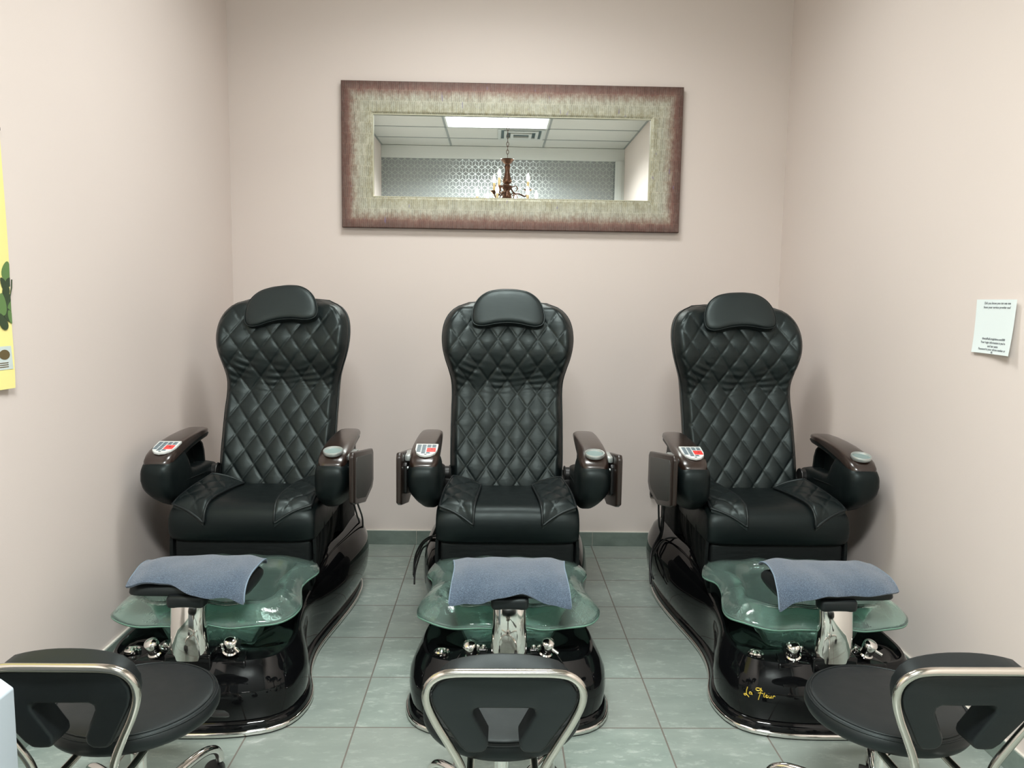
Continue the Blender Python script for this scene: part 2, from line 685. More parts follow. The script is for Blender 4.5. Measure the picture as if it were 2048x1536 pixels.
# ------------------------------------------------------------------ ceiling lights, vent, chandelier
def light(px, py, label, watts, spread):
    r = thing('ceiling_light', (px + GX / 2, py + GY / 2, CEIL), label, 'ceiling light', 'fluorescent panels in the suspended ceiling')
    off = (px + GX / 2, py + GY / 2, CEIL)
    f = MB()
    a, b, c, d = px + .012, px + GX - .012, py + .012, py + GY - .012
    w = .02
    f.box(a, b, c, c + w, CEIL - .006, CEIL + .05, .002, 1).box(a, b, d - w, d, CEIL - .006, CEIL + .05, .002, 1)
    f.box(a, a + w, c + w, d - w, CEIL - .006, CEIL + .05, .002, 1).box(b - w, b, c + w, d - w, CEIL - .006, CEIL + .05, .002, 1)
    f.box(a, b, c, d, CEIL + .05, CEIL + .09)
    link('frame', f.mesh('frame', [M['white']], off), r)
    dm = MB().box(a + w, b - w, c + w, d - w, CEIL + .002, CEIL + .012)
    link('diffuser', dm.mesh('diffuser', [M['panel']], off), r)
    la = bpy.data.lights.new('tubes', 'AREA')
    la.shape = 'RECTANGLE'
    la.size, la.size_y = GX - .09, GY - .09
    la.energy = watts
    la.color = (.965, 1.0, .98)
    la.spread = math.radians(spread)
    link('tubes', la, r, (0, 0, -.002))
    return r


light(*PANELS[0], 'rectangular fluorescent ceiling panel reflected at the top of the mirror', 41, 151)
light(*PANELS[1], 'rectangular fluorescent ceiling panel above the three spa chairs, out of the mirror', 5.8, 150)

vx, vy = .268, -.525
vr = thing('ceiling_vent', (vx, vy, CEIL), 'square white ceiling air vent next to the bright panel in the mirror', 'vent')
vm = MB()
for h, z in ((.27, .010), (.20, .022), (.125, .030)):
    w = .035
    for s in (-1, 1):
        vm.box(vx - h, vx + h, vy + s * h - (w if s > 0 else 0), vy + s * h + (0 if s > 0 else w), CEIL - z, CEIL - .0045, .003, 1)
        vm.box(vx + s * h - (w if s > 0 else 0), vx + s * h + (0 if s > 0 else w), vy - h + w, vy + h - w, CEIL - z, CEIL - .0045, .003, 1)
link('slats', vm.mesh('slats', [M['vent']], (vx, vy, CEIL)), vr)
link('back_plate', MB().box(vx - .23, vx + .23, vy - .23, vy + .23, CEIL - .006, CEIL - .0045).mesh('back_plate', [M['vent_d']], (vx, vy, CEIL)), vr)

hx, hy = .09, 1.35
ch = thing('chandelier', (hx, hy, 2.38), 'bronze chandelier with candle bulbs hanging from a chain, seen in the mirror', 'chandelier')
HO = (hx, hy, 2.38)
col_ = MB()
prof = [(.006, 2.755), (.062, 2.752), (.066, 2.745), (.034, 2.712), (.022, 2.704), (.022, 2.696), (.030, 2.690), (.030, 2.680), (.022, 2.660), (.021, 2.64), (.028, 2.60),
        (.042, 2.56), (.045, 2.545), (.036, 2.528), (.020, 2.522), (.020, 2.512), (.052, 2.505), (.056, 2.495), (.030, 2.468), (.024, 2.455), (.04, 2.43), (.045, 2.40), (.03, 2.37), (.012, 2.35), (.004, 2.335)]
col_.lathe(prof, 24, 0, Matrix.Translation((hx, hy, 0)))
link('column', col_.mesh('column', [M['bronze']], HO, 60), ch)
cn = MB()
z = 2.76
k = 0
while z < CEIL - .05:
    pts = []
    for i in range(12):
        a = 2 * PI * i / 12
        u, w2 = .0105 * math.cos(a), .021 * math.sin(a)
        pts.append((hx + (u if k % 2 else 0), hy + (0 if k % 2 else u), z + .021 + w2))
    cn.ring(pts, .0026, 6)
    z += .036
    k += 1
link('chain', cn.mesh('chain', [M['bronze']], HO), ch)
link('ceiling_canopy', MB().lathe([(.065, CEIL - .006), (.06, CEIL - .02), (.03, CEIL - .045), (.006, CEIL - .05)], 24, 0, Matrix.Translation((hx, hy, 0))).mesh('ceiling_canopy', [M['bronze']], HO), ch)


def candle_arm(ang, rad, ztop, z0):
    ca, sa = math.cos(ang), math.sin(ang)

    def P(r, z):
        return (hx + ca * r, hy + sa * r, z)
    zc = ztop - .165
    a = MB().tube(spline([P(.03, z0), P(.07, z0 - .05), P(rad * .6, z0 - .055), P(rad * .86, zc - .05), P(rad, zc - .012)], 18), .0075, 8)
    a.tube(spline([P(.05, z0 + .005), P(.085, z0 + .02), P(.10, z0 - .01), P(.085, z0 - .03)], 10), .005, 6)
    a.lathe([(.004, zc - .02), (.012, zc - .014), (.018, zc - .006), (.040, zc + .010), (.042, zc + .014), (.006, zc + .012)], 18, 0, Matrix.Translation(P(rad, 0)))
    arm = link('arm', a.mesh('arm', [M['bronze']], HO), ch)
    link('candle_sleeve', MB().lathe([(.0115, zc + .012), (.0115, zc + .085), (.009, zc + .09)], 14, 0, Matrix.Translation(P(rad, 0))).mesh('candle_sleeve', [M['candle']], HO), arm)
    link('bulb', MB().lathe([(.008, zc + .088), (.013, zc + .102), (.0165, zc + .118), (.014, zc + .136), (.008, zc + .152), (.003, zc + .163), (.001, zc + .167)], 14, 0, Matrix.Translation(P(rad, 0))).mesh('bulb', [M['bulb']], HO), arm)


for k in range(3):
    candle_arm(math.radians(-8 + 120 * k), .20, 2.63, 2.49)
for k in range(6):
    candle_arm(math.radians(-11 + 60 * k), .285, 2.475, 2.41)

# ------------------------------------------------------------------ mirror on the back wall
mxc, mzc, mw, mh = .079, 2.2188, .941, .395
MO = (mxc, YB - .02, mzc)
mr = thing('wall_mirror', MO, 'long rectangular mirror in a wide pink and silver mosaic frame on the back wall', 'mirror')


def mirror_frame():
    m = MB()
    iw, ih = .770, .2235
    O = [(-mw, -mh), (mw, -mh), (mw, mh), (-mw, mh)]

    def ring(sx, sz, y):
        return [(mxc + a * sx, y, mzc + b * sz) for a, b in ((-1, -1), (1, -1), (1, 1), (-1, 1))]
    rows = [ring(mw, mh, YB - .002), ring(mw, mh, YB - .036), ring(mw - .004, mh - .004, YB - .04),
            ring(iw + .012, ih + .012, YB - .034), ring(iw, ih, YB - .028), ring(iw, ih, YB - .006)]
    return m.grid(rows, cu=True)


link('frame', mirror_frame().mesh('frame', [M['mosaic']], MO, 20), mr)
link('lip', MB().grid([[(mxc + a * s, y, mzc + b * t) for a, b in ((-1, -1), (1, -1), (1, 1), (-1, 1))] for s, t, y in
                       ((.7705, .224, YB - .028), (.7705, .224, YB - .030), (.7665, .220, YB - .030), (.7665, .220, YB - .012))], cu=True)
     .mesh('lip', [simple('pale_gilt', srgb(196, 194, 172), .4, .3)], MO, 20), mr)
link('glass', MB().box(mxc - .772, mxc + .772, YB - .016, YB - .010, mzc - .2255, mzc + .2255).mesh('glass', [M['mirror']], MO, 20), mr)


# ------------------------------------------------------------------ spa pedicure chairs
def mirx(rows, s):
    return [[(s * p[0], p[1], p[2]) for p in r] for r in rows]


HALF = [(0, 2.372), (.10, 2.374), (.19, 2.386), (.275, 2.415), (.328, 2.468), (.352, 2.54), (.358, 2.61), (.345, 2.69), (.318, 2.775), (.300, 2.87),
        (.294, 2.98), (.304, 3.11), (.328, 3.28), (.348, 3.44), (.356, 3.58), (.350, 3.71), (.315, 3.82), (.22, 3.885), (.1, 3.905), (0, 3.91)]


def outline(n=120):
    right = spline([(x, y, 0) for x, y in HALF], n // 2 + 1)
    pts = [(p.x, p.y) for p in right]
    left = [(-x, y) for x, y in pts[::-1]][1:-1]
    return pts + left


OUT = outline()


def out_normals():
    n = len(OUT)
    N = []
    for i in range(n):
        a, b = OUT[i - 1], OUT[(i + 1) % n]
        t = Vector((b[0] - a[0], b[1] - a[1])).normalized()
        N.append((-t.y, t.x))          # inward for this winding
    cxm, cym = 0, 3.1
    return N


NRM = out_normals()


def shell_levels(y):
    """(inset, z) from the plinth top upwards, blended along the chair"""
    front = [(.020, .050), (.016, .066), (.012, .11), (.017, .155), (.035, .195), (.052, .222), (.060, .236), (.069, .236), (.074, .229), (.082, .222)]
    waist = [(.026, .050), (.028, .070), (.030, .12), (.026, .17), (.022, .205), (.026, .236), (.034, .248), (.043, .248), (.049, .240), (.062, .215)]
    rear = [(.010, .055), (.000, .075), (-.022, .13), (-.030, .20), (-.022, .27), (.004, .328), (.034, .354), (.070, .366), (.100, .368), (.130, .355)]
    a = smooth(2.58, 2.86, y)
    b = smooth(2.84, 3.36, y)
    res = []
    for f, w, r in zip(front, waist, rear):
        p = (lerp(f[0], w[0], a), lerp(f[1], w[1], a))
        res.append((lerp(p[0], r[0], b), lerp(p[1], r[1], b)))
    return res


def base_shell():
    m = MB()
    n = len(OUT)
    rows = [[] for _ in range(10)]
    for (x, y), (nx, ny) in zip(OUT, NRM):
        for k, (ins, z) in enumerate(shell_levels(y)):
            rows[k].append((x + nx * ins, y + ny * ins, z))
    last = rows[-1]
    for s in (.9, .7, .45, .2, .02):
        r = []
        for p in last:
            crown = .224 if p[1] < 2.56 else lerp(.224, .17, smooth(2.56, 2.66, p[1]))
            if p[1] > 3.0:
                crown = .25
            yy = 2.45 + (p[1] - 2.45) * 1.0
            r.append((p[0] * s, yy, lerp(p[2], crown, min(1, (1 - s) * 1.8))))
        rows.append(r)
    return m.grid(rows, cu=True)


def plinth():
    rows = []
    for ins, z in ((.006, .0005), (.006, .008), (.005, .012), (.008, .034), (.016, .047), (.030, .051), (.045, .051)):
        rows.append([(x + nx * ins, y + ny * ins, z) for (x, y), (nx, ny) in zip(OUT, NRM)])
    return MB().grid(rows, cu=True)


def trim_strip():
    rows = []
    for k in range(9):
        a = 2 * PI * k / 8
        rows.append([(x + nx * (.004 - .005 * math.cos(a)), y + ny * (.004 - .005 * math.cos(a)), .0125 + .0090 * math.sin(a)) for (x, y), (nx, ny) in zip(OUT, NRM)])
    return MB().grid(rows, cu=True)


def control_panel():
    m = MB()
    m.prism([(-.185, 2.432), (.185, 2.432), (.165, 2.52), (.11, 2.58), (-.11, 2.58), (-.165, 2.52)], .19, .238, 'z', .008, 3)
    m.prism([(-.150, 2.475), (.150, 2.475), (.13, 2.56), (-.13, 2.56)], .236, .256, 'z', .004, 2)
    m.box(-.075, .075, 2.418, 2.50, .21, .268, .006, 3)
    return m


def cowl():
    """curved chrome footrest post"""
    m = MB()
    rows = []
    for z, yc, hw, d in ((.246, 2.427, .061, .040), (.262, 2.425, .0605, .040), (.285, 2.421, .0605, .042), (.315, 2.418, .059, .044), (.345, 2.416, .0575, .044), (.375, 2.417, .056, .044), (.405, 2.420, .0555, .042), (.436, 2.426, .056, .040)):
        r = []
        for k in range(28):
            a = 2 * PI * k / 28
            ca, sa = math.cos(a), math.sin(a)
            ex = .62 if sa < 0 else .35
            r.append((hw * math.copysign(abs(ca) ** .62, ca), yc + d * (.5 + .5 * math.copysign(abs(sa) ** ex, sa)) - (.012 * (1 - ca * ca) if sa < 0 else 0), z))
        rows.append(r)
    m.grid(rows, cu=True, caps=(True, True))
    return m


def pad_block():
    m = MB()
    m.box(-.062, .062, 2.410, 2.47, .425, .468, .014, 3)
    m.box(-.034, .034, 2.414, 2.46, .410, .430, .006, 2)
    return m


def foot_pad():
    m = MB()
    rows = []
    for i in range(25):
        t = i / 24 * 2 - 1
        x = .192 * math.copysign(1 - (1 - abs(t)) ** 1.6, t)
        k = (1 - abs(t) ** 7) ** .5 if abs(t) < 1 else 0.02
        k = max(k, .05)
        r = []
        for j in range(20):
            a = 2 * PI * j / 20
            ca, sa = math.cos(a), math.sin(a)
            zz = .470 + (.042 if sa > 0 else .022) * math.copysign(abs(sa) ** .8, sa) * k
            r.append((x, 2.535 + .108 * math.copysign(abs(ca) ** .8, ca) * (.7 + .3 * k), zz))
        rows.append(r)
    return m.grid(rows, cu=True, caps=(True, True))


RIM = [(0, 2.478), (.10, 2.476), (.20, 2.480), (.268, 2.503), (.310, 2.552), (.322, 2.615), (.308, 2.69), (.286, 2.775), (.290, 2.85), (.314, 2.925),
       (.290, 2.99), (.232, 3.034), (.16, 3.038), (.08, 3.018), (0, 3.008)]


def basin():
    n = 128
    right = spline([(x, y, 0) for x, y in RIM], n // 2 + 1)
    pts = [(p.x, p.y) for p in right]
    pts = pts + [(-x, y) for x, y in pts[::-1]][1:-1]
    cy = 2.765

    def surf(off):
        rows = []
        T = [0.02, .2, .4, .52, .58, .63, .67, .71, .75, .79, .83, .88, .93, .97, 1.0]
        for t in T:
            r = []
            for x, y in pts:
                a = math.atan2(x, -(y - cy))            # 0 at the front
                fr = smooth(.2, -.5, math.cos(a) - 1 + .5) if False else max(0.0, math.cos(a))
                bk = max(0.0, -math.cos(a))
                ridge = .392 + .012 * bk
                edge = lerp(lerp(.356, .338, smooth(.15, .6, fr)), .416, smooth(.35, .95, bk))
                bot = .205
                if t <= .5:
                    z = bot
                elif t <= .75:
                    z = lerp(bot, ridge, smooth(.5, .75, t) ** .8)
                else:
                    s = (t - .75) / .25
                    z = lerp(ridge, edge, s * s * .75 + s * .25)
                wob = .004 * math.sin(7 * a + 1.3) * smooth(.7, 1, t) + .003 * math.sin(13 * a)
                # squarish tank inside the wavy rim
                sx, sy = x, y - cy
                k = smooth(.45, .8, t)
                qx = .30 * math.copysign(min(1, abs(x) / .285), x)
                qy = .27 * max(-1, min(1, sy / .26))
                xx = lerp(qx * .95, sx, k) * t
                yy = cy + lerp(qy * .95, sy, k) * t
                r.append((xx, yy, z + wob + off * (1 if t < .97 else .55)))
            rows.append(r)
        return rows
    up, dn = surf(.0055), surf(-.0055)
    m = MB()
    rows = up + dn[::-1]
    m.grid(rows, cu=True, caps=(True, True))
    nr = len(up)
    for k, f in enumerate(m.f):
        if len(f) == 4 and k // n == nr - 1:
            m.m[k] = 1
    return m


def seat_cushion():
    prof = [(3.015, .463), (2.985, .465), (2.966, .478), (2.957, .51), (2.957, .548), (2.968, .582), (2.992, .606), (3.03, .616), (3.10, .617), (3.25, .610), (3.42, .592), (3.50, .575), (3.52, .54), (3.50, .475), (3.25, .465)]
    pp = spline([(0, y, z) for y, z in prof], 64, True)
    cyy, czz = 3.24, .53
    rows = []
    N = 30
    for i in range(N + 1):
        t = i / N * 2 - 1
        x = .286 * math.sin(t * PI / 2) if abs(t) < 1 else .286 * t
        k = (max(0.0, 1 - abs(x / .286) ** 9)) ** .5
        k = max(k, .04)
        r = []
        for p in pp:
            puff = .006 * (1 - (x / .286) ** 2)
            r.append((x, cyy + (p.y - cyy) * (.93 + .07 * k), czz + (p.z - czz) * (.72 + .28 * k) + (puff if p.z > .58 else 0)))
        rows.append(r)
    return MB().grid(rows, cu=True, caps=(True, True))


FI = spline([(.137, 2.948, .553), (.136, 2.955, .590), (.133, 2.985, .622), (.128, 3.05, .633), (.120, 3.2, .628), (.114, 3.37, .612)], 60)
FO = spline([(.272, 2.990, .616), (.270, 3.05, .630), (.264, 3.16, .642), (.245, 3.28, .656), (.236, 3.33, .662)], 60)


def flap(s):
    rows = []
    for j in range(60):
        r = []
        for i in range(28):
            t = i / 27
            p = FI[j].lerp(FO[j], t)
            a, b = p.x / .092 + p.y / .13, p.x / .092 - p.y / .13
            puff = quilt(a) * quilt(b)
            edge = min(1, min(t, 1 - t, j / 59, 1 - j / 59) / .07)
            bow = .010 * math.sin(PI * t) * (1 - smooth(0, .25, j / 59) * .3)
            r.append((s * p.x, p.y, p.z + .0095 * puff * edge + bow * (1 if j < 12 else .6)))
        rows.append(r)
    top = rows
    bot = [[(x, y, z - .016) for x, y, z in r] for r in rows]
    m = MB().grid(top)
    m.grid(bot)
    E = top[0] + [r[-1] for r in top[1:]] + top[-1][::-1][1:] + [r[0] for r in top[::-1]][1:-1]
    F = bot[0] + [r[-1] for r in bot[1:]] + bot[-1][::-1][1:] + [r[0] for r in bot[::-1]][1:-1]
    m.grid([E, F], cu=True)
    return m


def piping(s):
    P = [FI[k].lerp(FO[k], 0) for k in range(0, 60, 2)][::-1]
    A = [FI[0].lerp(FO[0], t / 12) + Vector((0, 0, .010 * math.sin(PI * t / 12))) for t in range(1, 12)]
    B = [FO[k] for k in range(0, 60, 2)]
    C_ = [FI[-1].lerp(FO[-1], 1 - t / 8) + Vector((0, 0, .006 * math.sin(PI * t / 8))) for t in range(1, 8)]
    pts = [Vector((s * p.x, p.y, p.z - .001)) for p in P + A + B + C_]
    return MB().ring(spline(pts, 110, True), .0052, 8)


def seat_housing():
    m = MB()
    m.box(-.268, .268, 2.985, 3.52, .20, .472, .014, 3)
    m.box(-.30, .30, 3.46, 3.80, .22, .600, .03, 3)
    return m


def housing_cloth(s):
    """black gathered cloth hanging at the side of the seat"""
    rows = []
    for j in range(26):
        t = j / 25
        r = []
        for i in range(60):
            u = i / 59
            y = lerp(2.99, 3.50, u)
            zt = .575 - .03 * u
            z = lerp(zt, lerp(.285, .362, smooth(0, .5, u)), t)
            x = .272 + .004 * math.sin(60 * u + 3 * t) * (1 - .6 * t) + .006 * math.sin(19 * u + 1.5) * t + .012 * math.sin(PI * t)
            r.append((s * x, y, z))
        rows.append(r)
    m = MB().grid(rows)
    back = [[(p[0] - s * .012, p[1], p[2]) for p in r] for r in rows]
    m.grid(back)
    E = rows[0] + [r[-1] for r in rows[1:]] + rows[-1][::-1][1:] + [r[0] for r in rows[::-1]][1:-1]
    F = back[0] + [r[-1] for r in back[1:]] + back[-1][::-1][1:] + [r[0] for r in back[::-1]][1:-1]
    return m.grid([E, F], cu=True)


BW = [(.55, .250), (.62, .253), (.72, .256), (.82, .257), (.92, .257), (1.00, .257), (1.06, .262), (1.11, .275), (1.16, .291), (1.21, .302), (1.26, .306), (1.31, .301), (1.35, .287), (1.38, .264), (1.40, .236), (1.413, .20)]
BY = [(.55, 3.395), (.62, 3.415), (.72, 3.448), (.82, 3.485), (.90, 3.515), (.98, 3.552), (1.04, 3.568), (1.10, 3.564), (1.16, 3.558), (1.22, 3.562), (1.28, 3.582), (1.34, 3.614), (1.40, 3.655), (1.44, 3.68)]


def quilt(a):
    """0 on a seam, quickly rising to a soft plump top"""
    d = abs(a - math.floor(a + .5)) * 2
    return .62 * (1 - max(0.0, 1 - d / .16) ** 2) + .38 * math.sin(d * PI / 2)


def back_width(z):
    if z <= 1.413:
        return interp_s(BW, z)
    t = min(1, (z - 1.413) / .013)
    return .20 * math.sqrt(max(0, 1 - t * t)) + .004


def backrest():
    """quilted front skin with its gusset"""
    zs = [.55 + (1.40 - .55) * i / 150 for i in range(151)] + [1.403, 1.406, 1.409, 1.412, 1.415, 1.418, 1.421, 1.4235, 1.4255, 1.426]
    NU = 116
    rows = []
    for z in zs:
        w = back_width(z)
        yb = interp_s(BY, z)
        endk = smooth(1.427, 1.385, z)
        r = []
        for i in range(NU + 1):
            u = i / NU * 2 - 1
            x = u * w
            ax = abs(u)
            a, b = x / .093 + (z - 1.19) / .128, x / .093 - (z - 1.19) / .128
            puff = quilt(a) * quilt(b)
            edge = smooth(1.0, .90, ax) * endk
            dish = -.014 * (1 - (x / .26) ** 2) if abs(x) < .26 else 0
            dish *= .5 + .5 * smooth(.62, .8, z) * smooth(1.40, 1.2, z)
            wing = -.012 * smooth(.5, .92, ax) * smooth(1.02, 1.2, z)
            roll = .045 * max(0, (ax - .86) / .14) ** 2.2
            mid = smooth(.97, 1.04, z) * smooth(1.20, 1.10, z)
            wr = .0030 * mid * math.sin(z * 190 + 7 * math.cos(x * 7) + 5 * mnoise.noise((x * 6, z * 6, 1))) * (.35 + mnoise.noise((x * 9 + 3, z * 7, 2)))
            lump = .004 * mnoise.noise((x * 8, z * 8, 4.2))
            y = yb - dish * -1 * -1 + wing + roll - .0100 * puff * edge + (wr + lump) * edge + .05 * (1 - endk) ** 2
            r.append((x, y, z))
        # gusset and back
        r2 = []
        for i in range(17):
            u = 1 - i / 16 * 2
            r2.append((u * w * .985, yb + .055 + .055 * math.sqrt(max(0, 1 - u * u * .72)) + .03, z - .004 * (1 - endk)))
        rows.append(r + r2)
    return MB().grid(rows, cu=True, caps=(True, True))


def back_piping():
    pts = []
    zs = [.56 + (1.40 - .56) * i / 60 for i in range(61)] + [1.41, 1.418, 1.4235]
    for z in zs:
        w = back_width(z)
        yb = interp_s(BY, z)
        pts.append((w * 1.003, yb + .050 + .05 * (1 - smooth(1.427, 1.385, z)) ** 2, z))
    left = [(-x, y, z) for x, y, z in pts[::-1]]
    return MB().tube(pts + left, .0042, 6)


def headrest():
    o = [(-.168, -.035), (-.160, .018), (-.135, .062), (-.095, .092), (-.045, .104), (0, .106), (.045, .104), (.095, .092), (.135, .062), (.160, .018), (.168, -.035),
         (.160, -.066), (.135, -.078), (.10, -.076), (.055, -.066), (0, -.061), (-.055, -.066), (-.10, -.076), (-.135, -.078), (-.160, -.066)]
    oo = [(p.x, p.y) for p in spline([(x, y, 0) for x, y in o], 90, True)]
    L = [(.02, .079), (.25, .079), (.5, .078), (.7, .077), (.85, .0745), (.93, .071), (.97, .066), (.99, .059), (1.0, .050), (.997, .025), (.985, .010), (.95, .002), (.7, 0), (.02, 0)]
    m = MB().pillow(oo, L, lambda u, v, d: (u, -d, v))
    pts = [(x * 1.002, -.0600, y * 1.002 + .0002) for x, y in oo]
    m.ring(spline(pts, 90, True), .003, 6)
    return m


def arm_body(s):
    m = MB()

    def sup(y, xi, xo, zb, zt, n=30, taper=0.0, e=.56):
        xc, hw, zc, hh = (xi + xo) / 2, (xo - xi) / 2, (zb + zt) / 2, (zt - zb) / 2
        r = []
        for k in range(n):
            a = 2 * PI * k / n
            ca, sa = math.cos(a), math.sin(a)
            px = xc + hw * math.copysign(abs(ca) ** e, ca)
            pz = zc + hh * math.copysign(abs(sa) ** e, sa)
            low = max(0.0, (zc - pz) / hh)
            px = lerp(px, xi + (xo - xi) * .30 + (px - xc) * .52, .8 * taper * low ** 1.7)
            r.append((s * px, y, pz))
        return r
    R = [(2.948, .325, .368, .700, .745, .2), (2.953, .302, .390, .672, .766, .5), (2.966, .284, .402, .650, .784, .7), (2.99, .276, .409, .630, .797, .85), (3.03, .274, .411, .608, .806, .95), (3.08, .274, .411, .588, .816, 1),
         (3.125, .275, .409, .578, .820, 1), (3.15, .276, .406, .574, .790, 1), (3.18, .278, .402, .573, .733, 1), (3.25, .280, .396, .572, .714, 1), (3.33, .281, .385, .578, .707, .9), (3.42, .281, .370, .590, .704, .7), (3.47, .284, .352, .608, .690, .5), (3.485, .295, .335, .63, .67, .2)]
    m.grid([sup(y, a, b, c, d, taper=t) for y, a, b, c, d, t in R], cu=True, caps=(True, True))
    # upper slab under the wood
    U = [(3.06, .292, .398, .755, .800), (3.12, .289, .398, .775, .818), (3.2, .290, .394, .795, .829), (3.3, .293, .389, .806, .838), (3.40, .297, .384, .812, .842), (3.435, .305, .375, .820, .838)]
    m.grid([sup(y, a, b, c, d, 20, 0, .75) for y, a, b, c, d in U], cu=True, caps=(True, True))
    # glossy rear strut
    P = [(3.345, .812), (3.375, .79), (3.392, .755), (3.400, .70)]
    m.grid([[(s * x, y + dy, z) for x, dy in ((.315, 0), (.365, 0), (.365, .014), (.315, .014))] for y, z in P], cu=True, caps=(True, True))
    # added sheet stands in for the dark gap in the opening
    m.prism([(3.15, .72), (3.37, .70), (3.36, .81), (3.15, .79)], s * .350, s * .372, 'x')
    # stitched seam
    m.tube([(s * .277, 3.02, .690), (s * .276, 3.12, .688), (s * .277, 3.30, .676)], .0016, 5)
    return m


CAPT = [(2.966, .786), (2.974, .798), (2.990, .812), (3.02, .8255), (3.06, .8355), (3.12, .848), (3.2, .857), (3.3, .862), (3.38, .862), (3.42, .858), (3.436, .852)]


def arm_cap(s):
    m = MB()
    rows = []
    tab = [(2.966, .318, .372, .774), (2.970, .304, .385, .774), (2.982, .293, .395, .778), (3.01, .286, .401, .788), (3.05, .283, .404, .800), (3.10, .283, .404, .811), (3.16, .284, .402, .820), (3.24, .286, .398, .831), (3.32, .289, .394, .838), (3.39, .293, .389, .840), (3.425, .303, .380, .842), (3.437, .318, .362, .846)]
    for y, xi, xo, zb in tab:
        zt = interp_s(CAPT, y)
        xc, hw, hh = (xi + xo) / 2, (xo - xi) / 2, zt - zb
        r = []
        for k in range(13):
            a = PI * k / 12
            ca, sa = math.cos(a), math.sin(a)
            r.append((s * (xc + hw * math.copysign(abs(ca) ** .55, ca)), y, zb + hh * abs(sa) ** .6))
        for k in range(5):
            r.append((s * (xc - hw * (1 - k / 2) * .96), y, zb - .001))
        rows.append(r)
    return m.grid(rows, cu=True, caps=(True, True))


def slope(y):
    e = .004
    return math.atan2(interp_s(CAPT, y + e) - interp_s(CAPT, y - e), 2 * e)


def keypad(s):
    m = MB()
    c = Vector((s * .337, 3.050, interp_s(CAPT, 3.050) + .001))
    Mx = Matrix.Translation(c) @ Matrix.Rotation(slope(3.05), 4, 'X') @ Matrix.Diagonal((1.04, 1.2, 1, 1))
    o = [(-.044, .048), (.044, .048), (.043, .0), (.036, -.028), (.020, -.046), (0, -.052), (-.020, -.046), (-.036, -.028), (-.043, 0)]
    m.prism(o, -.006, .0045, 'z', .002, 2, 0, Mx)
    for j in range(6):
        v = .032 - j * .0125
        for i in range(4):
            if 1 <= j and i >= 2 and j in (2, 3, 4):
                continue
            if j == 5 and i in (0, 3):
                continue
            u = -.029 + i * .0192
            hw = .0082
            m.box(u - hw, u + hw, v - .0052, v + .0052, .003, .0058, .001, 1, 1, Mx)
            m.box(u - hw * .6, u + hw * .5, v - .0012, v + .0018, .0055, .0062, 0, 1, 2, Mx)
    m.box(.002, .037, -.022, .0105, .003, .0062, .002, 1, 3, Mx)
    m.box(.018, .026, -.006, -.002, .006, .0066, 0, 1, 2, Mx)
    m.box(-.004, .005, -.0455, -.0415, .003, .0056, 0, 1, 2, Mx)
    return m


def cup(s):
    c = Vector((s * .345, 3.018, interp_s(CAPT, 3.018) + .003))
    Mx = Matrix.Translation(c + Vector((0, 0, .002))) @ Matrix.Rotation(slope(3.05) * .95, 4, 'X')
    m = MB().lathe([(.036, -.008), (.0405, .000), (.0405, .006), (.0388, .0095), (.0368, .0092), (.0358, .006), (.0350, .002)], 40, 0, Mx, (False, False))
    return m.lathe([(.0350, .002), (.0335, .0005), (.030, 0.0), (.004, 0.0)], 40, 1, Mx, (False, True))


TRAY = [(2.925, .645), (2.925, .828), (2.942, .845), (3.388, .773), (3.410, .755), (3.412, .625), (3.375, .597), (3.20, .576), (2.965, .628)]


def shrink(poly, k):
    cy = sum(p[0] for p in poly) / len(poly)
    cz = sum(p[1] for p in poly) / len(poly)
    return [(cy + (y - cy) * k, cz + (z - cz) * k) for y, z in poly]


def tray(s):
    return MB().prism(TRAY, s * .424, s * .444, 'x', .006, 3)


def tray_inset(s):
    return MB().prism(shrink(TRAY, .80), s * .441, s * .4455, 'x', .002, 2)


def tray_hinge(s):
    m = MB()
    m.tube([(s * .398, 3.16, .786), (s * .412, 3.16, .794), (s * .428, 3.16, .794)], .017, 14)
    m.box(s * .411 - .012, s * .411 + .012, 3.03, 3.15, .792, .818, .006, 2)
    for k in range(3):
        m.tube([(s * .402, 3.03 + .022 * k, .765 - .008 * k), (s * .428, 3.03 + .022 * k, .765 - .008 * k)], .0065, 10)
    return m


def tray_back(s):
    return MB().prism(shrink(TRAY, .62), s * .412, s * .426, 'x', .005, 2)


def mech(s):
    """armrest pivot beside the seat back"""
    m = MB()
    m.tube([(s * .262, 3.42, .655), (s * .300, 3.42, .655)], .034, 20)
    m.ring([(s * .262, 3.42 + .036 * math.cos(a), .655 + .036 * math.sin(a)) for a in [2 * PI * k / 24 for k in range(24)]], .004, 6)
    m.box(min(s * .22, s * .29), max(s * .22, s * .29), 3.38, 3.48, .58, .64, .008, 2)
    return m


def knob(x, y, z, lever=None, tilt=.38):
    Mx = Matrix.Translation((x, y, z)) @ Matrix.Rotation(tilt, 4, 'X') @ Matrix.Rotation(x * 1.6, 4, 'Y')
    m = MB().lathe([(.025, -.048), (.0255, -.042), (.021, -.038), (.0205, -.026), (.0225, -.022), (.0232, -.004), (.0222, .002), (.0185, .0065), (.010, .0095), (.001, .0105)], 36, 0, Mx)
    if lever:
        m.tube([Mx @ Vector((.010, -.008, -.014)), Mx @ Vector((lever * .036, -.026, -.016))], .0058, 10)
    return m


def drain():
    Mx = Matrix.Translation((-.229, 2.530, .229)) @ Matrix.Rotation(-.10, 4, 'X')
    m = MB().lathe([(.027, -.006), (.0275, .002), (.024, .0065), (.018, .004), (.014, .006), (.008, .012), (.001, .013)], 30, 0, Mx)
    m.tube([Mx @ Vector((-.012, 0, .010)), Mx @ Vector((.012, 0, .010))], .004, 8)
    return m


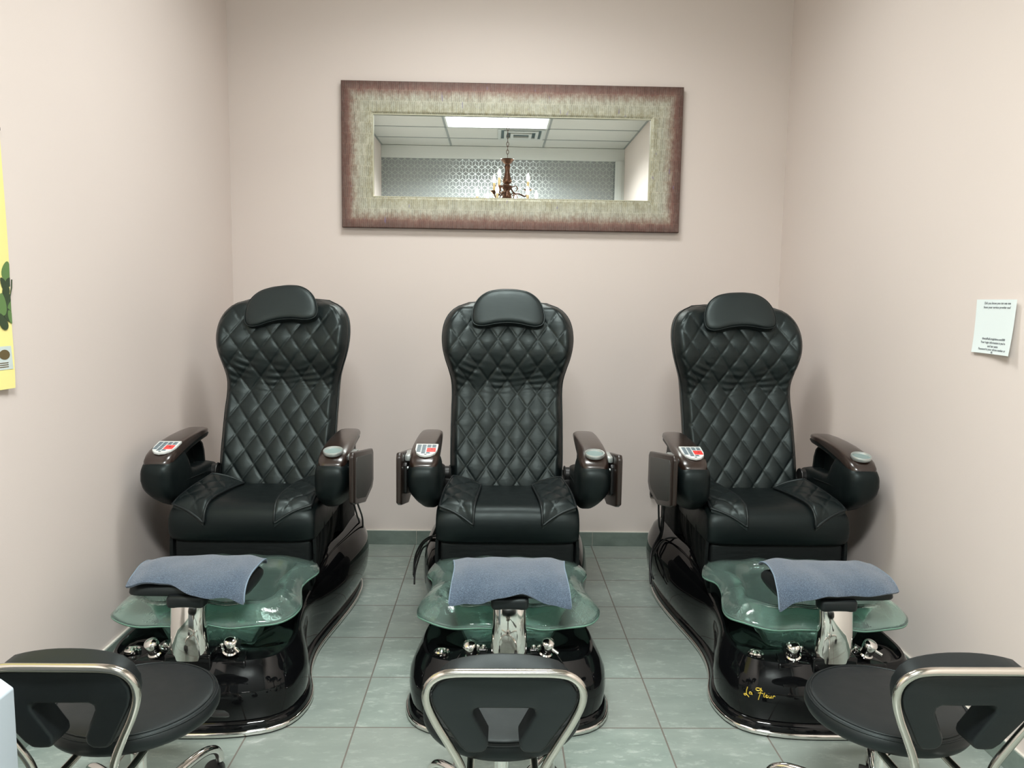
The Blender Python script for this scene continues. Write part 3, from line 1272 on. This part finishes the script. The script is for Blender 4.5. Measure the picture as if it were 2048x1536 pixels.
def jets(s):
    m = MB()
    if s:
        m.box(min(s * .074, s * .128), max(s * .074, s * .128), 2.493, 2.505, .252, .262, .003, 2)
        for k in range(2):
            m.lathe([(.008, 0), (.008, .012), (.005, .016), (.001, .017)], 14, 0, Matrix.Translation((s * (.085 + .02 * k), 2.50, .254)))
    return m


def cords(pts_list, r=.0052):
    m = MB()
    for pts in pts_list:
        m.tube(spline(pts, 40), r * .8, 8)
    return m


def strokes(paths, w, d):
    m = MB()
    for pts in paths:
        m.tube(spline(pts, max(6, len(pts) * 6)), w, 6)
    return m


def logo():
    """hand-lettered gold 'La Fleur' on the front of the base, x offset -0.285..-0.20"""
    P = []
    A = lambda *pts: P.append(pts)
    # unit letters: u across 0..10, v up 0..4
    A((.9, 3.3), (.6, 2.0), (.55, .9), (.2, .5), (-.1, .8), (.5, 1.0), (1.3, .3))                # L
    A((2.0, 1.9), (1.5, 1.9), (1.4, 1.4), (1.9, 1.4), (2.1, 1.9), (2.1, 1.4), (2.3, 1.4))      # a
    A((5.2, 3.0), (4.3, 3.7), (3.4, 3.6), (3.3, 3.1), (4.2, 3.0), (4.9, 3.9))                 # F bow
    A((4.9, 3.7), (4.6, 2.4), (4.2, 1.0), (4.0, .2))                                          # F stem
    A((3.9, 2.2), (4.6, 2.4), (5.5, 2.3))                                                     # F bar
    A((5.9, 2.7), (5.6, 1.6), (5.9, 1.3))                                                     # l
    A((6.2, 1.7), (6.7, 1.8), (6.5, 2.1), (6.2, 1.7), (6.4, 1.3), (6.9, 1.4))                 # e
    A((7.2, 2.0), (7.2, 1.4), (7.7, 1.4), (7.9, 2.0), (7.9, 1.4), (8.1, 1.4))                 # u
    A((8.5, 2.0), (8.4, 1.3)), A((8.45, 1.8), (8.8, 2.1), (9.1, 1.9))                         # r
    m = MB()

    def place(u, v):
        x = -.292 + u * .0098
        z = .118 + v * .0108
        # front skin of the shell at this x and z
        pts = []
        for (ox, oy), (nx, ny) in zip(OUT, NRM):
            if oy > 2.62 or ox > .05:
                continue
            ins = interp([(b, a) for a, b in shell_levels(oy)[:7]], z)
            pts.append((ox + nx * ins, oy + ny * ins))
        pts.sort()
        best = (0, interp(pts, x))
        return Vector((x, best[1] - .0012, z))
    for pts in P:
        q = spline([place(u, v) for u, v in pts], max(8, len(pts) * 6))
        m.tube(q, .0014, 6)
    return m


def chair(which, trays, cord_sets, head_rot, label, glints=False):
    cx = CX[which]
    r = thing('pedicure_chair', (cx, YO, 0), label, 'pedicure chair', 'black pedicure spa chairs in a row')
    b = part('base', 'base', base_shell, [M['gloss']], r, angle=50)
    part('plinth', 'plinth', plinth, [M['gloss']], b, angle=60)
    part('chrome_trim', 'trim', trim_strip, [M['chrome']], b, angle=None)
    c = part('control_panel', 'ctrl', control_panel, [M['gloss']], r)
    part('knob', 'knobL', lambda: knob(-.132, 2.452, .292), [M['chrome']], c)
    part('knob', 'knobR', lambda: knob(.132, 2.452, .300, 1), [M['chrome']], c)['label'] = 'chrome knob with a short lever'
    part('drain_cap', 'drain', drain, [M['chrome']], c)
    for sj in (-1, 1):
        part('water_jet', 'jets%d' % sj, lambda: jets(sj), [M['chrome']], c)
    if which == 'right':
        part('gold_logo', 'logo', logo, [M['gold']], b)
    f = part('footrest', 'cowl', cowl, [M['chrome']], r, angle=60)
    part('bracket', 'padblock', pad_block, [M['vinyl']], f)
    part('foot_pad', 'footpad', foot_pad, [M['vinyl']], f, angle=60)
    part('foot_basin', 'basin', basin, [M['glass'], M['glass_edge']], r, angle=None)
    h = part('seat_base', 'housing', seat_housing, [M['fabric']], r)
    for s in (-1, 1):
        part('side_cloth', 'cloth%d' % s, lambda: housing_cloth(s), [M['fabric']], h, angle=80)
    st = part('seat', 'seat', seat_cushion, [M['leather_plain']], r, angle=60)
    for s in (-1, 1):
        part('seat_flap', 'flap%d' % s, lambda: flap(s), [M['leather']], st, angle=70)
        part('piping', 'pipe%d' % s, lambda: piping(s), [M['vinyl']], st, angle=None)
    bk = part('backrest', 'back', backrest, [M['leather']], r, angle=70)
    part('piping', 'backpipe', back_piping, [M['vinyl']], bk, angle=None)
    part('headrest', 'head', headrest, [M['leather_head']], r, off=(0, 0, 0), angle=60, loc=(0, 3.655 - YO, 1.362), rot=(math.radians(-24), math.radians(head_rot), 0))
    for s in (-1, 1):
        a = part('armrest', 'arm%d' % s, lambda: arm_body(s), [M['leather_plain']], r, angle=50, loc=(.004, .03, -.011))
        part('wood_cap', 'cap%d' % s, lambda: arm_cap(s), [M['wood']], a, angle=60)
        part('arm_pivot', 'mech%d' % s, lambda: mech(s), [M['plastic']], a)
        if s < 0:
            part('keypad', 'keypad', lambda: keypad(-1), [M['keyplate'], M['key'], M['keydark'], M['red']], a)
        else:
            part('cup_holder', 'cup', lambda: cup(1), [M['silver'], M['cupgrey']], a, angle=50)
        if s in trays:
            t = part('side_tray', 'tray%d' % s, lambda: tray(s), [M['tray']], r, loc=(.004, .03, -.011))
            part('tray_inset', 'trayin%d' % s, lambda: tray_inset(s), [M['grey']], t)
            part('tray_hinge', 'trayh%d' % s, lambda: tray_hinge(s), [M['silver']], t)
            part('tray_mount', 'trayb%d' % s, lambda: tray_back(s), [M['plastic']], t)
    for k, pts in enumerate(cord_sets):
        P = [(x - cx, y, z) for x, y, z in pts]
        part('cord', 'cord%s%d' % (which, k), lambda: cords([P]), [M['cord']], r, angle=None)
    return r


CL = [[(-.609, 3.25, .60), (-.612, 3.30, .54), (-.630, 3.48, .43), (-.644, 3.6, .375), (-.672, 3.76, .30), (-.70, 3.86, .22)],
      [(-.595, 3.25, .60), (-.592, 3.28, .545), (-.612, 3.5, .425), (-.640, 3.68, .32), (-.672, 3.80, .235), (-.70, 3.90, .18)]]
CC = [[(-.225, 3.27, .50), (-.239, 3.3, .464), (-.269, 3.4, .38), (-.300, 3.47, .305), (-.335, 3.52, .26), (-.360, 3.47, .18), (-.362, 3.44, .12)],
      [(-.215, 3.30, .46), (-.243, 3.36, .41), (-.285, 3.46, .34), (-.335, 3.54, .275), (-.366, 3.50, .20), (-.366, 3.46, .15)],
      [(-.220, 3.25, .42), (-.262, 3.33, .385), (-.285, 3.36, .372), (-.325, 3.40, .33), (-.356, 3.42, .26), (-.362, 3.40, .18)]]
CR = [[(.719, 3.25, .60), (.722, 3.27, .555), (.756, 3.4, .424), (.786, 3.5, .345), (.752, 3.52, .26), (.730, 3.44, .19), (.728, 3.40, .145)],
      [(.738, 3.25, .60), (.742, 3.27, .555), (.771, 3.38, .455), (.790, 3.5, .335), (.757, 3.53, .24), (.740, 3.46, .165), (.738, 3.41, .130)],
      [(.735, 3.23, .59), (.745, 3.26, .54), (.762, 3.38, .44), (.780, 3.48, .36), (.748, 3.50, .27), (.733, 3.44, .20), (.745, 3.42, .16)],
      [(.748, 3.47, .255), (.775, 3.46, .315), (.815, 3.44, .352), (.865, 3.40, .352), (.905, 3.34, .325)]]
chair('left', (1,), CL, -8.0, 'black quilted pedicure chair nearest the yellow poster, with one folded side tray')
chair('middle', (-1, 1), CC, 0.0, 'black quilted pedicure chair directly under the mirror, with folded trays on both sides')
chair('right', (-1,), CR, -2.5, 'black quilted pedicure chair with gold script on its base, nearest the white notice')


# ------------------------------------------------------------------ towels over the foot pads
def towel(which, lo, hi, rear, ang, label, wob):
    cx = CX[which]
    path = spline([(0, 2.662, .455), (0, 2.668, .490), (0, 2.645, .518), (0, 2.59, .532), (0, 2.53, .534), (0, 2.47, .526), (0, 2.425, .506), (0, 2.400, .478), (0, 2.388, .445), (0, 2.380, .41), (0, 2.376, .37)], 120)

    def at(p):
        k = max(0, min(118.999, p * 119))
        i = int(k)
        return path[i].lerp(path[i + 1], k - i)
    rows = []
    NQ, NP = 64, 56
    for j in range(NP + 1):
        t = j / NP
        r = []
        for i in range(NQ + 1):
            q = i / NQ * 2 - 1
            u = (q + 1) / 2
            p0 = rear + .02 * math.sin(3 * q + wob)
            p1 = lerp(lo, hi, u) + .022 * math.sin(4.2 * q + wob * 2) - .024 * (1 - smooth(.16, .5, abs(q)))
            c = at(lerp(p0, p1, t))
            front = smooth(.55, 1.0, t)
            y = c.y - .010 * front * math.sin(6 * q + wob) + .003 * mnoise.noise((q * 5, t * 6, wob))
            z = c.z + .006 * (mnoise.noise((q * 2.6, t * 3, 3 + wob)) + .35) - .012 * smooth(.72, 1, abs(q))
            x = .193 * q + .006 * math.sin(5 * t + wob) * q
            r.append(Vector((x, y - 2.53, z)))
        rows.append(r)
    m = MB()
    m.grid(rows)
    me = m.mesh('towel', [M['terry'], M['terry_edge']], (0, 0, 0), None)
    b = bmesh.new()
    b.from_mesh(me)
    if sum(f.normal.z for f in b.faces) < 0:
        bmesh.ops.reverse_faces(b, faces=list(b.faces))
    n0 = set(b.faces)
    bmesh.ops.solidify(b, geom=list(b.faces), thickness=-.008)
    b.to_mesh(me)
    b.free()
    for p in me.polygons:
        p.use_smooth = True
    me.set_sharp_from_angle(angle=math.radians(70))
    o = link('towel', me, None, (cx, 2.53, -.003), (0, 0, ang))
    tag(o, label, 'towel', 'blue grey towels on the foot rests')
    # stitched hems along both short ends
    for k in (0, NQ):
        P = [r[k] + Vector((0, 0, .006)) for r in rows]
        h = MB().tube([p for p in P], .0028, 6)
        link('hem', h.mesh('hem', [M['terry_edge']], (0, 0, 0), None), o)
    return o


towel('left', .66, .82, .12, .05, 'blue grey towel draped over the foot rest of the chair by the yellow poster', .4)
towel('middle', .785, .785, .12, 0.0, 'blue grey towel draped straight over the foot rest of the middle chair', 2.1)
towel('right', .82, .69, .12, -.05, 'blue grey towel draped over the foot rest of the chair with gold script', 3.4)


# ------------------------------------------------------------------ technician stools
def stool_seat():
    m = MB().lathe([(.004, .366), (.15, .366), (.184, .368), (.195, .374), (.200, .383), (.2005, .394), (.197, .405), (.190, .413), (.176, .418), (.12, .4215), (.004, .423)], 72)
    return m


def stool_piping():
    n = 64
    m = MB()
    for r, z in ((.1945, .409), (.186, .4155)):
        m.ring([(r * math.cos(2 * PI * k / n), r * math.sin(2 * PI * k / n), z) for k in range(n)], .0022, 6)
    return m


def lean(p):
    """lean the back away from the seat"""
    y, z = p[1], p[2]
    return (p[0], y - (z - .42) * .22, z)


def stool_back():
    b = MB()
    o = [(-.118, .655), (-.098, .655), (-.078, .655), (-.052, .655), (-.026, .655), (0, .655), (.026, .655), (.052, .655), (.078, .655), (.098, .655), (.118, .655), (.140, .645), (.153, .622), (.153, .600), (.146, .575), (.094, .478), (.080, .462), (.062, .460), (.045, .460), (.034, .472), (.034, .490), (.066, .560), (.066, .572), (.056, .576),
         (-.056, .576), (-.066, .572), (-.066, .560), (-.034, .490), (-.034, .472), (-.045, .460), (-.062, .460), (-.080, .462), (-.094, .478), (-.146, .575), (-.153, .600), (-.153, .622), (-.140, .645)]
    b.prism([(x, z) for x, z in o], -.292, -.222, 'y', .012, 4)
    v = []
    for p in b.v:
        x, y, z = p
        t = (y + .292) / .07
        z += .026 * t * smooth(.60, .655, z) * (1 - .95 * abs(x / .150) ** 2.4)
        x *= 1 - .03 * t
        y += .05 * (x / .15) ** 2 * (-.25)
        v.append(lean((x, y, z)))
    b.v = v
    # seams
    for s in (-1, 1):
        b.tube([lean((s * .065, -.2915, .575)), lean((s * .105, -.2925, .597)), lean((s * .142, -.290, .622))], .0014, 5)
    return b


def stool_tube():
    P = [(-.075, -.12, .347), (-.075, -.20, .347), (-.077, -.262, .352), (-.080, -.290, .378), (-.092, -.297, .43), (-.118, -.298, .49), (-.146, -.298, .548), (-.163, -.298, .598), (-.160, -.298, .636), (-.138, -.298, .660), (-.105, -.298, .668), (-.05, -.298, .669)]
    full = P + [(0, -.298, .669)] + [(-x, y, z) for x, y, z in P[::-1]]
    pts = [lean(p) if p[2] > .40 else p for p in full]
    return MB().tube(spline(pts, 120), .0094, 14)


def stool_lift():
    m = MB().lathe([(.019, .10), (.019, .27)], 24)
    m.lathe([(.014, .25), (.014, .352)], 20)
    m.lathe([(.028, .085), (.043, .09), (.046, .115), (.040, .15), (.030, .172), (.024, .178), (.019, .18)], 28)
    m.lathe([(.045, .300), (.050, .305), (.050, .335), (.075, .342), (.075, .367)], 28)
    return m


def stool_leg(a):
    ca, sa = math.cos(a), math.sin(a)
    P = [(.030, .114), (.09, .124), (.17, .130), (.235, .127), (.276, .112), (.296, .088), (.300, .066)]
    return MB().tube(spline([(r * ca, r * sa, z) for r, z in P], 40), .0125, 14, rad=[.0150 - .003 * k / 39 for k in range(40)])


def caster(a, sw):
    ca, sa = math.cos(a), math.sin(a)
    c = Vector((.300 * ca, .300 * sa, 0))
    d = Vector((math.cos(sw), math.sin(sw), 0))
    n = Vector((-d.y, d.x, 0))
    m = MB()
    m.tube([c + Vector((0, 0, .07)), c + Vector((0, 0, .048))], .008, 10, 0)
    hub = c + d * .016
    for s in (-1, 1):
        A = hub + n * (s * .006) + Vector((0, 0, .026))
        B = hub + n * (s * .024) + Vector((0, 0, .026))
        m.tube([A, B], .0255, 24, 1)
        m.tube([B, B + n * (s * .001)], .018, 20, 0)
    # hood
    rows = []
    for k in range(13):
        t = PI * (-.05 + 1.02 * k / 12)
        rows.append([hub + n * w + d * (math.cos(t) * .030) + Vector((0, 0, .026 + math.sin(t) * .030)) for w in (-.026, -.014, 0, .014, .026)]
                    + [hub + n * w + d * (math.cos(t) * .0265) + Vector((0, 0, .026 + math.sin(t) * .0265)) for w in (.026, .014, 0, -.014, -.026)])
    m.grid(rows, cu=True, mat=0, caps=(True, True))
    return m


def lever(a):
    ca, sa = math.cos(a), math.sin(a)

    def P(r, t, z):
        return Vector((r * ca - t * sa, r * sa + t * ca, z))
    m = MB()
    m.tube([P(.03, 0, .33), P(.10, 0, .325), P(.165, 0, .300)], .005, 8)
    rows = []
    for r, w, z in ((.155, .008, .306), (.175, .013, .298), (.20, .020, .284), (.235, .021, .268), (.247, .016, .263)):
        rows.append([P(r, -w, z), P(r, -w * .7, z + .006), P(r, w * .7, z + .006), P(r, w, z), P(r, w * .7, z - .006), P(r, -w * .7, z - .006)])
    m.grid(rows, cu=True, caps=(True, True))
    return m


def stool(x, y, rz, leg0, lev, sweeps, label):
    r = thing('technician_stool', (x, y, 0), label, 'stool', 'black wheeled stools with open backs')
    r.rotation_euler = (0, 0, rz)
    Z = (0, 0, 0)
    s = part('seat', 'sseat', stool_seat, [M['vinyl']], r, Z, 50)
    part('piping', 'spipe', stool_piping, [M['vinyl']], s, Z, None)
    part('backrest', 'sback', stool_back, [M['vinyl']], r, Z, 50)
    part('back_frame', 'stube', stool_tube, [M['tube']], r, Z, None)
    g = part('gas_lift', 'slift', stool_lift, [M['chrome']], r, Z, 40)
    part('lever', 'slever%s' % label[:20], lambda: lever(lev), [M['plastic']], g, Z, 50)
    for k in range(5):
        a = leg0 + 2 * PI * k / 5
        L = part('leg', 'sleg%.3f' % a, lambda: stool_leg(a), [M['chrome']], r, Z, 60)
        part('caster', 'scast%.3f' % a, lambda: caster(a, sweeps[k]), [M['plastic'], M['rubber']], L, Z, 40)
    return r


R_ = math.radians
stool(-.905, 1.880, 0, R_(70), R_(50), [R_(200), R_(100), R_(20), R_(300), R_(160)], 'black wheeled stool with open back in front of the chair by the yellow poster')
stool(.028, 1.865, 0, R_(60), R_(35), [R_(120), R_(60), R_(200), R_(330), R_(10)], 'black wheeled stool with open back facing the middle chair under the mirror')
stool(1.030, 1.880, 0, R_(68), R_(150), [R_(240), R_(80), R_(150), R_(20), R_(300)], 'black wheeled stool with open back in front of the chair with gold script')


# ------------------------------------------------------------------ things on the walls
def text_mesh(name, body, size, mat, parent, Mx):
    cu = bpy.data.curves.new(name, 'FONT')
    cu.body = body
    cu.size = size
    cu.align_x = 'CENTER'
    cu.extrude = .0002
    cu.resolution_u = 2
    o = bpy.data.objects.new(name, cu)
    COL.objects.link(o)
    dg = bpy.context.evaluated_depsgraph_get()
    me = bpy.data.meshes.new_from_object(o.evaluated_get(dg))
    bpy.data.objects.remove(o)
    bpy.data.curves.remove(cu)
    me.transform(Mx)
    me.materials.clear()
    me.materials.append(mat)
    return link(name, me, parent)


# notice on the right wall: sheet curling off the wall at its near edge
PO = (XR, 2.475, 1.375)
nt = None


def sheet():
    m = MB()
    rows, back = [], []
    for j in range(21):
        v = j / 20
        r, b2 = [], []
        for i in range(25):
            u = i / 24                      # 0 far edge, 1 near edge
            y = lerp(2.566, 2.352, u)
            z = lerp(1.284, 1.460, v)
            d = .003 + .018 * u ** 2.2 * (1 - .45 * v) + .006 * (1 - v) ** 3
            r.append((XR - d, y, z))
            b2.append((XR - d + .0008, y, z))
        rows.append(r)
        back.append(b2)
    m.grid(rows)
    m.grid(back)
    E = rows[0] + [r[-1] for r in rows[1:]] + rows[-1][::-1][1:] + [r[0] for r in rows[::-1]][1:-1]
    F = back[0] + [r[-1] for r in back[1:]] + back[-1][::-1][1:] + [r[0] for r in back[::-1]][1:-1]
    return m.grid([E, F], cu=True)


nt = link('paper_sign', sheet().mesh('paper_sign', [M['paper']], PO, 60), None, PO)
tag(nt, 'white paper notice with small black print taped to the right wall, its near edge curling', 'notice')
LINES = [('Did you know you can see one', 1.4445, .0112), ('from your service provider too?', 1.4310, .0112), ('thenailhall.insightlms.com/000', 1.3290, .0108), ('Your login information is you\'re', 1.3170, .0108), ('and last name', 1.3050, .0108), ('Password is your phone number or', 1.2945, .0108)]
LINES = [(a, z, s) for a, z, s in LINES] + [('file', 1.2860, .009)]
for body, z, s in LINES:
    cu = bpy.data.curves.new('printed_text', 'FONT')
    cu.body, cu.size, cu.align_x, cu.resolution_u, cu.extrude = body, s, 'CENTER', 2, .0001
    o = bpy.data.objects.new('printed_text', cu)
    COL.objects.link(o)
    me = bpy.data.meshes.new_from_object(o.evaluated_get(bpy.context.evaluated_depsgraph_get()))
    bpy.data.objects.remove(o)
    bpy.data.curves.remove(cu)
    wid = max(v.co.x for v in me.vertices) - min(v.co.x for v in me.vertices)
    k = min(1.0, .155 / wid)
    yc = 2.452
    for v in me.vertices:
        y = yc - v.co.x * k
        zz = z + v.co.y
        u = (2.566 - y) / .214
        vv = (zz - 1.284) / .176
        d = .003 + .018 * u ** 2.2 * (1 - .45 * vv) + .006 * max(0, 1 - vv) ** 3
        v.co = Vector((-d - .0006 - (.0002 if v.co.z > 0 else 0), y - PO[1], zz - PO[2]))
    me.materials.clear()
    me.materials.append(M['ink'])
    link('printed_text', me, nt)

# yellow poster on the left wall
QO = (XL, 2.0, 1.7)


def poster_edge(z):
    return interp_s([(1.143, 2.366), (1.3, 2.376), (1.52, 2.388), (1.9, 2.378), (2.3, 2.370)], z)


def poster():
    rows, back = [], []
    for j in range(31):
        z = lerp(1.146, 2.30, j / 30)
        r, b2 = [], []
        for i in range(21):
            u = i / 20
            y = lerp(1.65, poster_edge(z), u)
            d = .003 + .012 * smooth(.8, 1, u) * (smooth(1.45, 1.15, z) + .25)
            r.append((XL + d, y, z))
            b2.append((XL + d - .001, y, z))
        rows.append(r)
        back.append(b2)
    m = MB().grid(rows)
    m.grid(back)
    E = rows[0] + [r[-1] for r in rows[1:]] + rows[-1][::-1][1:] + [r[0] for r in rows[::-1]][1:-1]
    F = back[0] + [r[-1] for r in back[1:]] + back[-1][::-1][1:] + [r[0] for r in back[::-1]][1:-1]
    return m.grid([E, F], cu=True)


pst = link('poster', poster().mesh('poster', [M['yellow']], QO, 60), None, QO)
tag(pst, 'tall yellow poster with printed green leaves on the left wall, only its edge in view', 'poster')


def on_poster(y, z, lift=.0009):
    u = (y - 1.65) / (poster_edge(z) - 1.65)
    return (XL + .003 + .012 * smooth(.8, 1, u) * (smooth(1.45, 1.15, z) + .25) + lift, y, z)


def leaf(yc, zc, a, L, w):
    pts = []
    for k in range(20):
        t = 2 * PI * k / 20
        p = (L * math.cos(t), w * math.sin(t) * (1 - .25 * math.cos(t)))
        y = yc + p[0] * math.cos(a) - p[1] * math.sin(a)
        z = zc + p[0] * math.sin(a) + p[1] * math.cos(a)
        y = min(y, poster_edge(z) - .001)
        pts.append((y, z))
    return pts


for i, (yc, zc, a, L, w, mk) in enumerate([(2.372, 1.500, 1.3, .030, .021, 'leaf'), (2.385, 1.468, .4, .022, .013, 'leaf_d'), (2.360, 1.455, 2.2, .030, .014, 'leaf_d'), (2.366, 1.415, 1.9, .038, .020, 'leaf_d'), (2.388, 1.392, .9, .030, .019, 'leaf'),
                                           (2.360, 1.372, 2.4, .030, .017, 'leaf_d'), (2.375, 1.362, 2.0, .022, .013, 'leaf'), (2.340, 1.40, 1.6, .034, .018, 'leaf'), (2.335, 1.35, 2.2, .03, .016, 'leaf_d'), (2.345, 1.905, .4, .040, .010, 'leaf_d'), (2.350, 2.00, 1.5, .05, .022, 'leaf_d')]):
    pts = leaf(yc, zc, a, L, w)
    c = on_poster(sum(p[0] for p in pts) / 20, sum(p[1] for p in pts) / 20, .0009 + .0003 * i)
    ring = [on_poster(y, z, .0009 + .0003 * i) for y, z in pts]
    m = MB().add([c] + ring, [[0, k + 1, (k + 1) % 20 + 1] for k in range(20)])
    link('printed_leaf', m.mesh('printed_leaf', [M[mk]], QO, 60), pst)
stem = MB().tube([on_poster(2.395, 1.475), on_poster(2.392, 1.45), on_poster(2.38, 1.42), on_poster(2.36, 1.39)], .0018, 6)
link('printed_stem', stem.mesh('printed_stem', [M['leaf_d']], QO, 60), pst)
cardm = MB().grid([[on_poster(lerp(2.25, 2.362, i / 8), lerp(1.205, 1.275, j / 6)) for i in range(9)] for j in range(7)])
link('printed_card', cardm.mesh('printed_card', [M['card']], QO, 60), pst)
cm2 = MB()
for j in range(3):
    z0 = 1.212 + .006 * j
    cm2.grid([[on_poster(2.27 + .008 * i, z0, .0016) for i in range(10)], [on_poster(2.27 + .008 * i, z0 + .0025, .0016) for i in range(10)]])
pts = [(2.33 + .022 * math.cos(2 * PI * k / 16), 1.25 + .015 * math.sin(2 * PI * k / 16)) for k in range(16)]
cm2.add([on_poster(2.33, 1.25, .0017)] + [on_poster(y, z, .0017) for y, z in pts], [[0, k + 1, (k + 1) % 16 + 1] for k in range(16)])
link('printed_picture', cm2.mesh('printed_picture', [M['brown']], QO, 60), pst)

# black outlet box low on the back wall behind the right chair
oo = link('wall_outlet', MB().box(.915, .985, YB - .03, YB - .0005, .305, .392, .005, 2).box(.930, .970, YB - .033, YB - .028, .325, .372, .002, 1).mesh('wall_outlet', [M['plastic']], (.945, YB, .35)), None, (.945, YB, .35))
tag(oo, 'black outlet box low on the back wall behind the tray of the right chair', 'outlet')

# white side of a desk at the lower left corner of the view
ds = link('white_desk', MB().prism([(-1.25, 0), (-.776, 0), (-.776, .797), (-.795, .812), (-1.25, 1.06)], .95, 1.205, 'y', .003, 2).mesh('white_desk', [M['white_lam']], (-1.0, 1.08, 0)), None, (-1.0, 1.08, 0))
tag(ds, 'plain white desk side at the lower left corner, in front of the stool', 'desk')

# ------------------------------------------------------------------ camera, world, view
cam = bpy.data.cameras.new('camera')
co = bpy.data.objects.new('camera', cam)
COL.objects.link(co)
S.camera = co
cam.sensor_width = 36
cam.lens = 1536.14 / 2048 * 36
cam.clip_start = .02
p, yw, rl = .1091, .0221, .0148
fwd = Vector((math.sin(yw) * math.cos(p), math.cos(yw) * math.cos(p), -math.sin(p)))
right = Vector((math.cos(yw), -math.sin(yw), 0))
up = right.cross(fwd)
r2 = right * math.cos(rl) + up * math.sin(rl)
u2 = -right * math.sin(rl) + up * math.cos(rl)
co.matrix_world = Matrix(((r2.x, u2.x, -fwd.x, 0), (r2.y, u2.y, -fwd.y, 0), (r2.z, u2.z, -fwd.z, CAM_H), (0, 0, 0, 1)))

w = bpy.data.worlds.new('world')
S.world = w
w.use_nodes = True
w.node_tree.nodes['Background'].inputs[0].default_value = (.8, .9, 1, 1)
w.node_tree.nodes['Background'].inputs[1].default_value = 0.0
S.view_settings.view_transform = 'Standard'
S.view_settings.look = 'None'
S.view_settings.gamma = 1
S.view_settings.use_curve_mapping = False
S.view_settings.exposure = 1.98
S.cycles.max_bounces = 14
S.cycles.diffuse_bounces = 6
S.cycles.glossy_bounces = 6
S.cycles.transmission_bounces = 10
S.cycles.sample_clamp_indirect = 8
S.cycles.caustics_reflective = False
S.cycles.use_denoising = True
